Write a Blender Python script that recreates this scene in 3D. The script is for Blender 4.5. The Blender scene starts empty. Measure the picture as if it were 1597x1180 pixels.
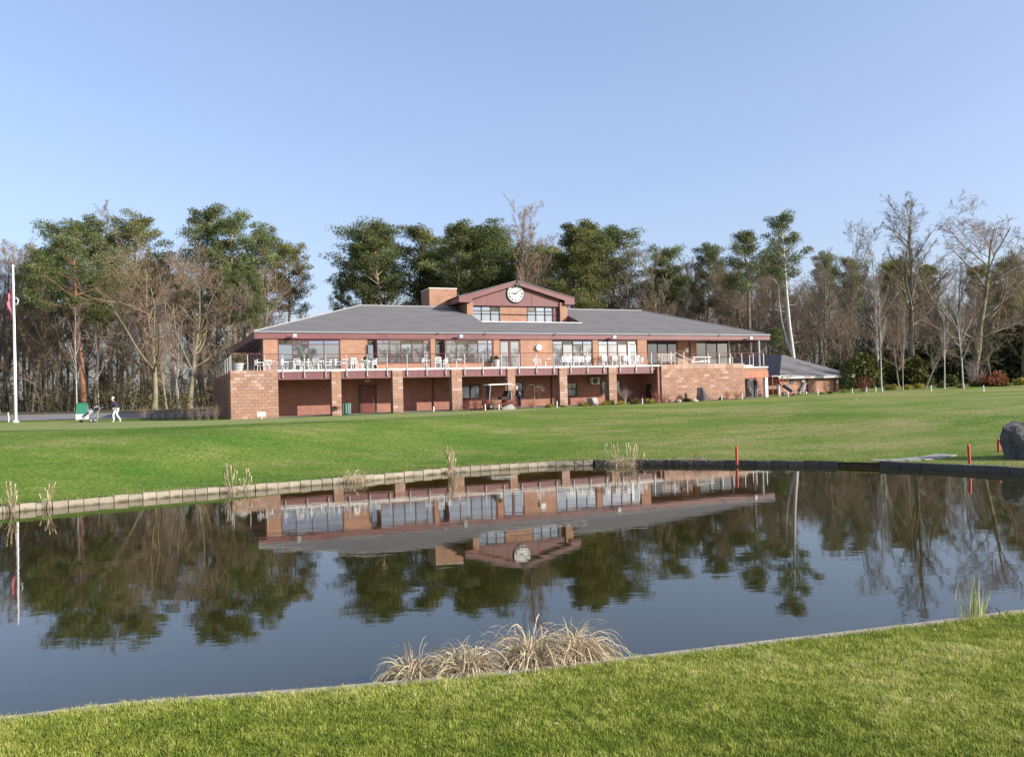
import bpy, bmesh, math, random
import numpy as np
from mathutils import Vector, Matrix
R = math.radians
rnd = random.Random(11)
rng = np.random.default_rng(5)
scene = bpy.context.scene
COL = scene.collection

# ---------------------------------------------------------------- camera, sky, sun, exposure
cam = bpy.data.objects.new('camera', bpy.data.cameras.new('camera'))
COL.objects.link(cam)
cam.data.sensor_width = 36.0
cam.data.lens = 36.0 * 1284.0 / 1597.0
cam.data.clip_start = 0.1
cam.data.clip_end = 6000.0
pitch, roll = math.atan(23 / 1284.0), R(1.5)
fw = Vector((0, math.cos(pitch), math.sin(pitch)))
r0, u0 = Vector((1, 0, 0)), Vector((0, -math.sin(pitch), math.cos(pitch)))
cr = math.cos(roll) * r0 - math.sin(roll) * u0
cu = math.sin(roll) * r0 + math.cos(roll) * u0
cam.matrix_world = Matrix(((cr.x, cu.x, -fw.x, 0), (cr.y, cu.y, -fw.y, 0), (cr.z, cu.z, -fw.z, 2.77), (0, 0, 0, 1)))
scene.camera = cam

SUN_EL = R(22.3)
SUN_DIR = Vector((0.939 * math.cos(SUN_EL), -0.342 * math.cos(SUN_EL), math.sin(SUN_EL)))
world = bpy.data.worlds.new('World')
scene.world = world
world.use_nodes = True
wn = world.node_tree
bg = wn.nodes['Background']
sky = wn.nodes.new('ShaderNodeTexSky')
sky.sky_type = 'NISHITA'
sky.sun_disc = False
sky.sun_elevation = SUN_EL
sky.sun_rotation = math.atan2(0.939, -0.342)
sky.altitude = 0
sky.air_density = 1.0
sky.dust_density = 2.5
sky.ozone_density = 2.0
gm = wn.nodes.new('ShaderNodeGamma')
gm.inputs[1].default_value = 0.7
tint = wn.nodes.new('ShaderNodeVectorMath')
tint.operation = 'MULTIPLY'
tint.inputs[1].default_value = (0.85, 0.865, 1.0)
wn.links.new(sky.outputs[0], gm.inputs[0])
wn.links.new(gm.outputs[0], tint.inputs[0])
wn.links.new(tint.outputs[0], bg.inputs[0])
bg.inputs[1].default_value = 0.15
sun = bpy.data.objects.new('sun', bpy.data.lights.new('sun', 'SUN'))
COL.objects.link(sun)
sun.data.energy = 3.0
sun.data.angle = R(0.53)
sun.data.color = (1.0, 0.95, 0.87)
sun.rotation_euler = SUN_DIR.to_track_quat('Z', 'Y').to_euler()
scene.view_settings.view_transform = 'Standard'
scene.view_settings.look = 'None'
scene.view_settings.gamma = 1.0
scene.view_settings.use_curve_mapping = False
scene.view_settings.exposure = 1.38
scene.cycles.max_bounces = 6
scene.cycles.transparent_max_bounces = 8

# ---------------------------------------------------------------- materials
def mat(name, col, rough=0.8, var=0.0, scale=3.0, metal=0.0, spec=0.5, bump=0.0, bscale=None, rand=0.0, col2=None, coat=0.0, stretch=None):
    m = bpy.data.materials.new(name)
    m.use_nodes = True
    nt = m.node_tree
    b = nt.nodes['Principled BSDF']
    b.inputs['Roughness'].default_value = rough
    b.inputs['Metallic'].default_value = metal
    b.inputs['Specular IOR Level'].default_value = spec
    b.inputs['Coat Weight'].default_value = coat
    b.inputs['Base Color'].default_value = (*col, 1)
    tc = nt.nodes.new('ShaderNodeTexCoord')
    vec = tc.outputs['Object']
    if stretch:
        mp = nt.nodes.new('ShaderNodeMapping')
        mp.inputs['Scale'].default_value = stretch
        nt.links.new(vec, mp.inputs[0])
        vec = mp.outputs[0]
    out = None
    if var > 0 or col2:
        nz = nt.nodes.new('ShaderNodeTexNoise')
        nz.inputs['Scale'].default_value = scale
        nz.inputs['Detail'].default_value = 5
        nz.inputs['Roughness'].default_value = 0.65
        nt.links.new(vec, nz.inputs['Vector'])
        rp = nt.nodes.new('ShaderNodeValToRGB')
        rp.color_ramp.elements[0].position = 0.32
        rp.color_ramp.elements[1].position = 0.68
        a = col if col2 else tuple(c * (1 - var) for c in col)
        c2 = col2 if col2 else tuple(min(1, c * (1 + var)) for c in col)
        rp.color_ramp.elements[0].color = (*a, 1)
        rp.color_ramp.elements[1].color = (*c2, 1)
        nt.links.new(nz.outputs['Fac'], rp.inputs[0])
        out = rp.outputs[0]
        nt.links.new(out, b.inputs['Base Color'])
    if rand > 0:
        oi = nt.nodes.new('ShaderNodeObjectInfo')
        mr = nt.nodes.new('ShaderNodeMapRange')
        mr.inputs['To Min'].default_value = 1 - rand
        mr.inputs['To Max'].default_value = 1 + rand
        nt.links.new(oi.outputs['Random'], mr.inputs[0])
        mx = nt.nodes.new('ShaderNodeVectorMath')
        mx.operation = 'SCALE'
        if out:
            nt.links.new(out, mx.inputs[0])
        else:
            mx.inputs[0].default_value = col
        nt.links.new(mr.outputs[0], mx.inputs['Scale'])
        nt.links.new(mx.outputs[0], b.inputs['Base Color'])
    if bump > 0:
        n2 = nt.nodes.new('ShaderNodeTexNoise')
        n2.inputs['Scale'].default_value = bscale or scale * 4
        n2.inputs['Detail'].default_value = 4
        nt.links.new(vec, n2.inputs['Vector'])
        bp = nt.nodes.new('ShaderNodeBump')
        bp.inputs['Strength'].default_value = bump
        bp.inputs['Distance'].default_value = 0.03
        nt.links.new(n2.outputs['Fac'], bp.inputs['Height'])
        nt.links.new(bp.outputs[0], b.inputs['Normal'])
    return m

def brick_mat(name, c1, c2, mortar, bw, bh, rough=0.9):
    """brickwork far too small to pick apart: (u, z) of the wall drive the pattern"""
    m = bpy.data.materials.new(name)
    m.use_nodes = True
    nt = m.node_tree
    b = nt.nodes['Principled BSDF']
    b.inputs['Roughness'].default_value = rough
    b.inputs['Specular IOR Level'].default_value = 0.2
    tc = nt.nodes.new('ShaderNodeTexCoord')
    sp = nt.nodes.new('ShaderNodeSeparateXYZ')
    nt.links.new(tc.outputs['Object'], sp.inputs[0])
    ad = nt.nodes.new('ShaderNodeMath')
    nt.links.new(sp.outputs[0], ad.inputs[0])
    nt.links.new(sp.outputs[1], ad.inputs[1])
    cb = nt.nodes.new('ShaderNodeCombineXYZ')
    nt.links.new(ad.outputs[0], cb.inputs[0])
    nt.links.new(sp.outputs[2], cb.inputs[1])
    br = nt.nodes.new('ShaderNodeTexBrick')
    br.inputs['Scale'].default_value = 1.0
    br.inputs['Brick Width'].default_value = bw
    br.inputs['Row Height'].default_value = bh
    br.inputs['Mortar Size'].default_value = 0.012
    br.inputs['Color1'].default_value = (*c1, 1)
    br.inputs['Color2'].default_value = (*c2, 1)
    br.inputs['Mortar'].default_value = (*mortar, 1)
    nt.links.new(cb.outputs[0], br.inputs['Vector'])
    nz = nt.nodes.new('ShaderNodeTexNoise')
    nz.inputs['Scale'].default_value = 1.3
    nz.inputs['Detail'].default_value = 6
    nt.links.new(tc.outputs['Object'], nz.inputs['Vector'])
    mr = nt.nodes.new('ShaderNodeMapRange')
    mr.inputs['To Min'].default_value = 0.7
    mr.inputs['To Max'].default_value = 1.3
    nt.links.new(nz.outputs['Fac'], mr.inputs[0])
    mx = nt.nodes.new('ShaderNodeVectorMath')
    mx.operation = 'SCALE'
    nt.links.new(br.outputs['Color'], mx.inputs[0])
    nt.links.new(mr.outputs[0], mx.inputs['Scale'])
    nt.links.new(mx.outputs[0], b.inputs['Base Color'])
    bp = nt.nodes.new('ShaderNodeBump')
    bp.inputs['Strength'].default_value = 0.4
    bp.inputs['Distance'].default_value = 0.01
    bp.invert = True
    nt.links.new(br.outputs['Fac'], bp.inputs['Height'])
    nt.links.new(bp.outputs[0], b.inputs['Normal'])
    return m

def lawn_mat(name, fresh, mid, dry, fine=14.0, big=0.16, bump=0.6, drift=0.0):
    m = bpy.data.materials.new(name)
    m.use_nodes = True
    nt = m.node_tree
    b = nt.nodes['Principled BSDF']
    b.inputs['Roughness'].default_value = 0.95
    b.inputs['Specular IOR Level'].default_value = 0.15
    tc = nt.nodes.new('ShaderNodeTexCoord')
    def noise(sc, det, st=None):
        v = tc.outputs['Object']
        if st:
            mp = nt.nodes.new('ShaderNodeMapping')
            mp.inputs['Scale'].default_value = st
            mp.inputs['Rotation'].default_value = (0, 0, R(-12))
            nt.links.new(v, mp.inputs[0])
            v = mp.outputs[0]
        n = nt.nodes.new('ShaderNodeTexNoise')
        n.inputs['Scale'].default_value = sc
        n.inputs['Detail'].default_value = det
        n.inputs['Roughness'].default_value = 0.6
        nt.links.new(v, n.inputs['Vector'])
        return n.outputs['Fac']
    big_n = noise(big, 5, (1, 1.6, 1))
    med_n = noise(big * 5.5, 5, (0.7, 1.5, 1))
    fine_n = noise(fine, 6, (0.8, 1.2, 1))
    def ramp(src, stops):
        rp = nt.nodes.new('ShaderNodeValToRGB')
        el = rp.color_ramp.elements
        el[0].position, el[0].color = stops[0][0], (*stops[0][1], 1)
        el[1].position, el[1].color = stops[-1][0], (*stops[-1][1], 1)
        for p, c in stops[1:-1]:
            e = el.new(p); e.color = (*c, 1)
        nt.links.new(src, rp.inputs[0])
        return rp.outputs[0]
    def mixf(a, bb, fac):
        mx = nt.nodes.new('ShaderNodeMath'); mx.operation = 'MULTIPLY_ADD'
        nt.links.new(a, mx.inputs[0]); mx.inputs[1].default_value = fac
        m2 = nt.nodes.new('ShaderNodeMath'); m2.operation = 'MULTIPLY'
        nt.links.new(bb, m2.inputs[0]); m2.inputs[1].default_value = 1 - fac
        nt.links.new(m2.outputs[0], mx.inputs[2])
        return mx.outputs[0]
    comb = mixf(big_n, mixf(med_n, fine_n, 0.6), 0.5)
    if drift:   # the turf by the flagpole side is lusher than the trodden turf of the wide lawn
        sx = nt.nodes.new('ShaderNodeSeparateXYZ'); nt.links.new(tc.outputs['Object'], sx.inputs[0])
        dm = nt.nodes.new('ShaderNodeMapRange'); dm.interpolation_type = 'SMOOTHSTEP'
        dm.inputs['From Min'].default_value = -14; dm.inputs['From Max'].default_value = 14
        dm.inputs['To Min'].default_value = -drift; dm.inputs['To Max'].default_value = drift
        nt.links.new(sx.outputs[0], dm.inputs[0])
        da = nt.nodes.new('ShaderNodeMath'); nt.links.new(comb, da.inputs[0]); nt.links.new(dm.outputs[0], da.inputs[1]); comb = da.outputs[0]
    colr = ramp(comb, [(0.38, fresh), (0.5, mid), (0.62, dry)])
    fr = nt.nodes.new('ShaderNodeMapRange')
    fr.inputs['From Min'].default_value = 0.3
    fr.inputs['From Max'].default_value = 0.7
    fr.inputs['To Min'].default_value = 0.62
    fr.inputs['To Max'].default_value = 1.35
    nt.links.new(fine_n, fr.inputs[0])
    sc = nt.nodes.new('ShaderNodeVectorMath'); sc.operation = 'SCALE'
    nt.links.new(colr, sc.inputs[0]); nt.links.new(fr.outputs[0], sc.inputs['Scale'])
    nt.links.new(sc.outputs[0], b.inputs['Base Color'])
    bp = nt.nodes.new('ShaderNodeBump')
    bp.inputs['Strength'].default_value = bump
    bp.inputs['Distance'].default_value = 0.05
    nt.links.new(mixf(fine_n, med_n, 0.5), bp.inputs['Height'])
    nt.links.new(bp.outputs[0], b.inputs['Normal'])
    return m

def leaf_mat(name, dark, light, trans=0.25, rough=0.7, rand=0.15, mid=None):
    """colour by a per-leaf attribute, so every leaf keeps its own hue"""
    m = bpy.data.materials.new(name)
    m.use_nodes = True
    nt = m.node_tree
    b = nt.nodes['Principled BSDF']
    b.inputs['Roughness'].default_value = rough
    b.inputs['Specular IOR Level'].default_value = 0.25
    at = nt.nodes.new('ShaderNodeAttribute')
    at.attribute_name = 'hue'
    mx = nt.nodes.new('ShaderNodeValToRGB')
    mx.color_ramp.elements[0].color = (*dark, 1)
    mx.color_ramp.elements[1].color = (*light, 1)
    if mid: mx.color_ramp.elements.new(0.5).color = (*mid, 1)
    nt.links.new(at.outputs['Fac'], mx.inputs[0])
    oi = nt.nodes.new('ShaderNodeObjectInfo')
    mr = nt.nodes.new('ShaderNodeMapRange')
    mr.inputs['To Min'].default_value = 1 - rand
    mr.inputs['To Max'].default_value = 1 + rand
    nt.links.new(oi.outputs['Random'], mr.inputs[0])
    sc = nt.nodes.new('ShaderNodeVectorMath'); sc.operation = 'SCALE'
    nt.links.new(mx.outputs[0], sc.inputs[0]); nt.links.new(mr.outputs[0], sc.inputs['Scale'])
    nt.links.new(sc.outputs[0], b.inputs['Base Color'])
    if trans > 0:
        tr = nt.nodes.new('ShaderNodeBsdfTranslucent')
        nt.links.new(sc.outputs[0], tr.inputs['Color'])
        ms = nt.nodes.new('ShaderNodeMixShader')
        ms.inputs[0].default_value = trans
        nt.links.new(b.outputs[0], ms.inputs[1]); nt.links.new(tr.outputs[0], ms.inputs[2])
        nt.links.new(ms.outputs[0], nt.nodes['Material Output'].inputs[0])
    return m

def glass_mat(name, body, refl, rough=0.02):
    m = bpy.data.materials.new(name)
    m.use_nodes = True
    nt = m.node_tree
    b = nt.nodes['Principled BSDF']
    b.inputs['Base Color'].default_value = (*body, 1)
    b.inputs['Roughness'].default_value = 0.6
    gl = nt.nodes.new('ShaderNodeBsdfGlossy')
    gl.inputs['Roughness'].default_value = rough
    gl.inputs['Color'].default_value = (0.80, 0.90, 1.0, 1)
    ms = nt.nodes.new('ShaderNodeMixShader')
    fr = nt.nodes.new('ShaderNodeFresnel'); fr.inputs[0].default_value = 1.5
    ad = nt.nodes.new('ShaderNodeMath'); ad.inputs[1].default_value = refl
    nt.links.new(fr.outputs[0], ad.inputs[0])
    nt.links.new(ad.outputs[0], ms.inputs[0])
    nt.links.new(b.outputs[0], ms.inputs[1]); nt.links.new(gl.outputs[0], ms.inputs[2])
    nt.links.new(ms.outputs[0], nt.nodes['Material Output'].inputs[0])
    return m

M = {}
M['block'] = mat('sandstone_block', (0.345, 0.205, 0.145), 0.9, 0.22, 7, spec=0.2, bump=0.6, rand=0.13)
M['block_pale'] = mat('weathered_block', (0.40, 0.265, 0.21), 0.9, 0.3, 7, spec=0.2, bump=0.6, rand=0.2)
M['mortar'] = mat('mortar', (0.27, 0.15, 0.115), 0.95, 0.2, 8)
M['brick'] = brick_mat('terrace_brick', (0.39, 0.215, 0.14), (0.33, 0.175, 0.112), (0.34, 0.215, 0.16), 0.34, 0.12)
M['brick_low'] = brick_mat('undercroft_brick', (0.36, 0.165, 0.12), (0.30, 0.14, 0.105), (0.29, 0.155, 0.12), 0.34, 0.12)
M['render'] = mat('terracotta_lintel', (0.40, 0.175, 0.105), 0.85, 0.12, 2)
M['maroon'] = mat('maroon_boarding', (0.172, 0.066, 0.066), 0.55, 0.16, 0.9)
M['frame'] = mat('maroon_frame', (0.13, 0.035, 0.035), 0.5)
M['darkframe'] = mat('dark_frame', (0.035, 0.022, 0.025), 0.5)
M['doorred'] = mat('red_brown_door', (0.16, 0.035, 0.022), 0.5, 0.1, 4)
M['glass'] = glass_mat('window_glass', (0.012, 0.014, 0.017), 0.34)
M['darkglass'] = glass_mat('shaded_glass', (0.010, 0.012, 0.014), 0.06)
M['blind'] = glass_mat('window_with_blind', (0.30, 0.37, 0.42), 0.10)
M['steel'] = mat('galvanised_steel', (0.45, 0.46, 0.47), 0.4, metal=0.3)
M['white'] = mat('white_paint', (0.80, 0.80, 0.78), 0.5, 0.05, 5)
M['dial'] = mat('enamel_dial', (0.62, 0.61, 0.58), 0.5)
M['plastic'] = mat('white_plastic', (0.70, 0.69, 0.66), 0.5)
M['cap'] = mat('pale_slab_edge', (0.72, 0.69, 0.64), 0.8, 0.12, 3)
M['wood'] = mat('brown_timber', (0.22, 0.10, 0.06), 0.7, 0.2, 6)
M['wicker'] = mat('weathered_wicker', (0.50, 0.42, 0.36), 0.8, 0.25, 12)
M['black'] = mat('black_plastic', (0.02, 0.02, 0.022), 0.5)
M['rubber'] = mat('black_rubber', (0.018, 0.018, 0.018), 0.85)
M['grey'] = mat('grey_metal', (0.33, 0.34, 0.35), 0.5, metal=0.2)
M['pot'] = mat('grey_zinc_planter', (0.33, 0.36, 0.34), 0.55, 0.1, 3)
M['lead'] = mat('grey_lead_flashing', (0.27, 0.265, 0.265), 0.8, 0.1, 3)
M['greenbox'] = mat('green_paint', (0.02, 0.16, 0.10), 0.45)
M['redpost'] = mat('red_paint', (0.50, 0.045, 0.025), 0.5, 0.08, 6)
M['rock'] = mat('grey_boulder', (0.045, 0.042, 0.042), 0.9, 0.5, 2.2, spec=0.2, bump=0.9, bscale=9, col2=(0.15, 0.135, 0.125))
M['rockpale'] = mat('pale_boulder', (0.31, 0.265, 0.24), 0.9, 0.35, 3, bump=0.8, bscale=10)
M['slate'] = mat('dark_standing_stone', (0.07, 0.055, 0.055), 0.8, 0.45, 3, bump=0.8, bscale=10)
M['edging'] = mat('concrete_edging', (0.31, 0.265, 0.195), 0.95, 0.35, 9, bump=0.6, rand=0.14)
def dark_foot(m, col):
    # darker band towards the bottom of the blocks, ragged at its upper edge
    nt = m.node_tree; b = nt.nodes['Principled BSDF']; src = b.inputs['Base Color'].links[0].from_socket
    tc = nt.nodes.new('ShaderNodeTexCoord'); sp_ = nt.nodes.new('ShaderNodeSeparateXYZ'); nt.links.new(tc.outputs['Object'], sp_.inputs[0])
    g = nt.nodes.new('ShaderNodeNewGeometry'); nz = nt.nodes.new('ShaderNodeTexNoise'); nz.inputs['Scale'].default_value = 4; nz.inputs['Detail'].default_value = 4
    nt.links.new(g.outputs['Position'], nz.inputs['Vector'])
    ad = nt.nodes.new('ShaderNodeMath'); ad.operation = 'MULTIPLY_ADD'; ad.inputs[1].default_value = 0.9; nt.links.new(nz.outputs['Fac'], ad.inputs[0]); nt.links.new(sp_.outputs[2], ad.inputs[2])
    mr = nt.nodes.new('ShaderNodeMapRange'); mr.inputs['From Min'].default_value = .18; mr.inputs['From Max'].default_value = .50; nt.links.new(ad.outputs[0], mr.inputs[0])
    mx = nt.nodes.new('ShaderNodeMix'); mx.data_type = 'RGBA'; mx.inputs['A'].default_value = (*col, 1); nt.links.new(mr.outputs[0], mx.inputs['Factor']); nt.links.new(src, mx.inputs['B'])
    nt.links.new(mx.outputs['Result'], b.inputs['Base Color'])
dark_foot(M['edging'], (0.105, 0.09, 0.05))
M['edging_wet_shade'] = mat('wet_shaded_edging', (0.10, 0.09, 0.075), 0.95, 0.4, 9, bump=0.6, rand=0.2)  # wet blocks, with the shade on their turned-away faces put into the colour
M['path'] = mat('pale_stone_path', (0.27, 0.25, 0.22), 0.95, 0.2, 6, bump=0.4)
M['asphalt'] = mat('asphalt', (0.19, 0.175, 0.165), 0.95, 0.15, 4, bump=0.3)
M['skin'] = mat('skin', (0.52, 0.30, 0.22), 0.6)
M['hair'] = mat('white_hair', (0.75, 0.73, 0.68), 0.8)
M['navy'] = mat('navy_cloth', (0.022, 0.022, 0.05), 0.9, 0.1, 20)
M['cream'] = mat('pale_trousers', (0.66, 0.62, 0.60), 0.9, 0.05, 20)
M['jean'] = mat('blue_cloth', (0.17, 0.21, 0.33), 0.9, 0.1, 20)
M['redcloth'] = mat('red_cloth', (0.26, 0.02, 0.03), 0.9, 0.1, 20)
M['bagblue'] = mat('pale_blue_bag', (0.45, 0.52, 0.62), 0.6)
M['soil'] = mat('planting_soil', (0.09, 0.055, 0.035), 0.95, 0.3, 5, bump=0.6)
M['flag'] = mat('faded_red_flag', (0.55, 0.17, 0.23), 0.8, 0.2, 3)
M['litter'] = mat('leaf_litter', (0.10, 0.085, 0.035), 0.95, 0.5, 0.5, col2=(0.19, 0.14, 0.075), bump=0.8, bscale=3)
# slate roof: courses run level, so the streaks are stretched along the eaves
M['roof'] = mat('grey_slate', (0.150, 0.142, 0.140), 0.9, 0.22, 1.2, spec=0.12, bump=0.35, bscale=5, stretch=(0.5, 3.5, 1))

# ---------------------------------------------------------------- mesh helpers
class MB:
    def __init__(s): s.v = []; s.f = []
    def add(s, vs, fs):
        o = len(s.v); s.v += [tuple(p) for p in vs]; s.f += [tuple(i + o for i in f) for f in fs]; return s
    def box(s, x0, x1, y0, y1, z0, z1):
        return s.add([(x0,y0,z0),(x1,y0,z0),(x1,y1,z0),(x0,y1,z0),(x0,y0,z1),(x1,y0,z1),(x1,y1,z1),(x0,y1,z1)],
                     [(0,3,2,1),(4,5,6,7),(0,1,5,4),(1,2,6,5),(2,3,7,6),(3,0,4,7)])
    def quad(s, a, b, c, d): return s.add([a,b,c,d], [(0,1,2,3)])
    def tri(s, a, b, c): return s.add([a,b,c], [(0,1,2)])
    def tube(s, pts, r, n=6, cap=True):
        pts = [Vector(p) for p in pts]
        rs = r if isinstance(r, (list, tuple)) else [r] * len(pts)
        o = len(s.v); k = len(pts)
        for i, p in enumerate(pts):
            t = (pts[min(i+1,k-1)] - pts[max(i-1,0)]).normalized()
            a = t.orthogonal() if abs(t.z) > 0.9 else t.cross(Vector((0,0,1)))
            a.normalize(); b = t.cross(a)
            if abs(t.z) > 0.9: a = Vector((1,0,0)) - t * t.x; a.normalize(); b = t.cross(a)
            for j in range(n):
                an = 2*math.pi*j/n
                s.v.append(tuple(p + (a*math.cos(an) + b*math.sin(an)) * rs[i]))
        for i in range(k-1):
            for j in range(n):
                s.f.append((o+i*n+j, o+i*n+(j+1)%n, o+(i+1)*n+(j+1)%n, o+(i+1)*n+j))
        if cap:
            s.f.append(tuple(o+j for j in reversed(range(n)))); s.f.append(tuple(o+(k-1)*n+j for j in range(n)))
        return s
    def lathe(s, prof, n=12, c=(0,0,0), axis='z'):
        o = len(s.v)
        for r, h in prof:
            for j in range(n):
                a = 2*math.pi*j/n
                p = (r*math.cos(a), r*math.sin(a), h) if axis == 'z' else (r*math.cos(a), h, r*math.sin(a)) if axis == 'y' else (h, r*math.cos(a), r*math.sin(a))
                s.v.append((p[0]+c[0], p[1]+c[1], p[2]+c[2]))
        for i in range(len(prof)-1):
            for j in range(n):
                s.f.append((o+i*n+j, o+i*n+(j+1)%n, o+(i+1)*n+(j+1)%n, o+(i+1)*n+j))
        s.f.append(tuple(o+j for j in reversed(range(n)))); s.f.append(tuple(o+(len(prof)-1)*n+j for j in range(n)))
        return s
    def prism(s, poly, y0, y1):
        """poly in (x,z), from y0 to y1"""
        n = len(poly); o = len(s.v)
        s.v += [(x, y0, z) for x, z in poly] + [(x, y1, z) for x, z in poly]
        s.f.append(tuple(o+i for i in range(n))); s.f.append(tuple(o+n+i for i in reversed(range(n))))
        for i in range(n):
            j = (i+1) % n
            s.f.append((o+i, o+n+i, o+n+j, o+j))
        return s
    def build(s, name, m, parent=None, smooth=False, loc=None):
        me = bpy.data.meshes.new(name)
        me.from_pydata(s.v, [], s.f)
        bm = bmesh.new(); bm.from_mesh(me); bmesh.ops.recalc_face_normals(bm, faces=bm.faces); bm.to_mesh(me); bm.free()
        if m: me.materials.append(M[m] if isinstance(m, str) else m)
        if smooth: me.polygons.foreach_set('use_smooth', [True]*len(me.polygons))
        o = bpy.data.objects.new(name, me); COL.objects.link(o)
        if parent: o.parent = parent
        if loc: o.location = loc
        return o

def np_mesh(name, V, F, m, hue=None, smooth=False):
    me = bpy.data.meshes.new(name)
    V = np.asarray(V, np.float32); F = np.asarray(F, np.int32)
    k = F.shape[1]
    me.vertices.add(len(V)); me.vertices.foreach_set('co', V.ravel())
    me.loops.add(F.size); me.loops.foreach_set('vertex_index', F.ravel())
    me.polygons.add(len(F)); me.polygons.foreach_set('loop_start', np.arange(0, F.size, k, dtype=np.int32))
    if smooth: me.polygons.foreach_set('use_smooth', np.ones(len(F), bool))
    me.update(calc_edges=True)
    if hue is not None:
        a = me.attributes.new('hue', 'FLOAT', 'POINT'); a.data.foreach_set('value', np.asarray(hue, np.float32))
    if m: me.materials.append(M[m] if isinstance(m, str) else m)
    return me

def link(name, me, parent=None, loc=None, rot=None, scale=None):
    o = bpy.data.objects.new(name, me); COL.objects.link(o)
    if parent: o.parent = parent
    if loc is not None: o.location = loc
    if rot is not None: o.rotation_euler = rot
    if scale is not None: o.scale = scale
    return o
def tag(o, label=None, cat=None, group=None, kind=None):
    if label: o['label'] = label
    if cat: o['category'] = cat
    if group: o['group'] = group
    if kind: o['kind'] = kind
    return o
def thing(name, label, cat, loc=(0,0,0), rz=0.0, group=None):
    o = bpy.data.objects.new(name, None); COL.objects.link(o)
    o.location = loc; o.rotation_euler = (0, 0, rz)
    return tag(o, label, cat, group)
def dup(root, loc, rz=0.0, label=None, group=None, scale=None):
    def cp(o, par):
        c = o.copy(); COL.objects.link(c)
        if par: c.parent = par
        for ch in list(o.children): cp(ch, c)
        return c
    r = cp(root, None); r.location = loc; r.rotation_euler = (0, 0, rz)
    if scale is not None: r.scale = scale
    if label: r['label'] = label
    if group: r['group'] = group
    return r

# ---------------------------------------------------------------- ground
FAR = [(-45,1.5),(-32,7.0),(-20,16.2),(-13.44,21.53),(-10.31,24.0),(-5.86,26.67),(-2.34,29.36),(1.15,30.91),(3.55,30.85),(6.86,29.7),(10.66,28.2),(12.15,27.3),(13.62,25.87),(14.92,24.18),(18,20.6),(24,15.5),(32,11.6),(45,11.4)]
NEAR = [(-45,1.5),(-32,4.6),(-20,5.2),(-10,6.1),(-4.26,6.78),(-3.39,7.06),(-1.75,7.27),(-0.06,7.6),(1.17,7.92),(2.51,8.29),(3.97,8.67),(5.59,9.15),(12,10.8),(24,11.3),(32,11.5),(45,11.4)]
fx, fy = zip(*FAR); nx_, ny_ = zip(*NEAR)
def yfar(x): return np.interp(x, fx, fy)
def ynear(x): return np.interp(x, nx_, ny_)
def sm(t):
    t = np.clip(t, 0, 1); return t*t*(3-2*t)
def zfar(x, y):
    s = y - yfar(x)
    Lr = np.interp(x, [-30, -12, 0, 15, 40], [17, 15, 26, 36, 40])
    zt = 1.5 + 0.018*np.clip(y-57, 0, 45) + 0.012*np.clip(x-14, 0, 25)*sm((y-28)/30)
    und = 0.05*np.sin(x*0.35+y*0.12)*np.sin(y*0.22-0.7)*sm(s/6)*(1-sm((y-44)/8))
    return 0.15 + (zt-0.15)*sm((s+0.8)/Lr) + und
def znear(x, y):
    s = ynear(x) - y
    return 0.2 + 0.118*np.clip(s, 0, 40)*np.where(s > 9, 9/np.maximum(s, 1e-3), 1) + 0.015*np.sin(x*1.7)*np.sin(y*2.1)*sm(s)
def zg(x, y): return float(zfar(x, y))

M['lawn'] = lawn_mat('lawn_turf', (0.060, 0.140, 0.013), (0.125, 0.180, 0.026), (0.25, 0.230, 0.085), 9.0, 0.13, 0.9, 0.035)
M['green'] = lawn_mat('putting_turf', (0.17, 0.21, 0.06), (0.20, 0.23, 0.075), (0.24, 0.25, 0.10), 8.0, 0.3, 0.15)
M['bank'] = lawn_mat('bank_turf', (0.12, 0.17, 0.02), (0.18, 0.20, 0.03), (0.27, 0.24, 0.07), 26.0, 0.7, 0.9)
M['soilbed'] = M['soil']

def grid_sheet(name, xs, rows, fy0, fz, m, kind='structure'):
    xs = np.asarray(xs, float); rows = np.asarray(rows, float)
    X = np.repeat(xs[:, None], len(rows), 1); Y = fy0(xs)[:, None] + rows[None, :]
    Z = fz(X, Y)
    V = np.stack([X, Y, Z], 2).reshape(-1, 3)
    n, k = len(xs), len(rows)
    i = np.arange(n-1)[:, None]*k + np.arange(k-1)[None, :]
    F = np.stack([i, i+k, i+k+1, i+1], 2).reshape(-1, 4)
    if rows[-1] < rows[0]: F = F[:, ::-1]
    o = link(name, np_mesh(name, V, F, m, smooth=True))
    return tag(o, kind=kind)
xs = np.concatenate([np.linspace(-1500, -60, 25)[:-1], np.arange(-60, 80, 0.5), np.linspace(80, 1500, 25)])
rows = np.concatenate([np.arange(0, 45, 0.5), np.arange(45, 140, 3), np.linspace(140, 2500, 14)])
grid_sheet('far_lawn', xs, rows, yfar, zfar, 'lawn')
grid_sheet('near_bank', xs, -np.concatenate([np.arange(0, 10, 0.25), np.arange(10, 60, 4), np.linspace(60, 1500, 10)]), ynear, znear, 'bank')

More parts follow.
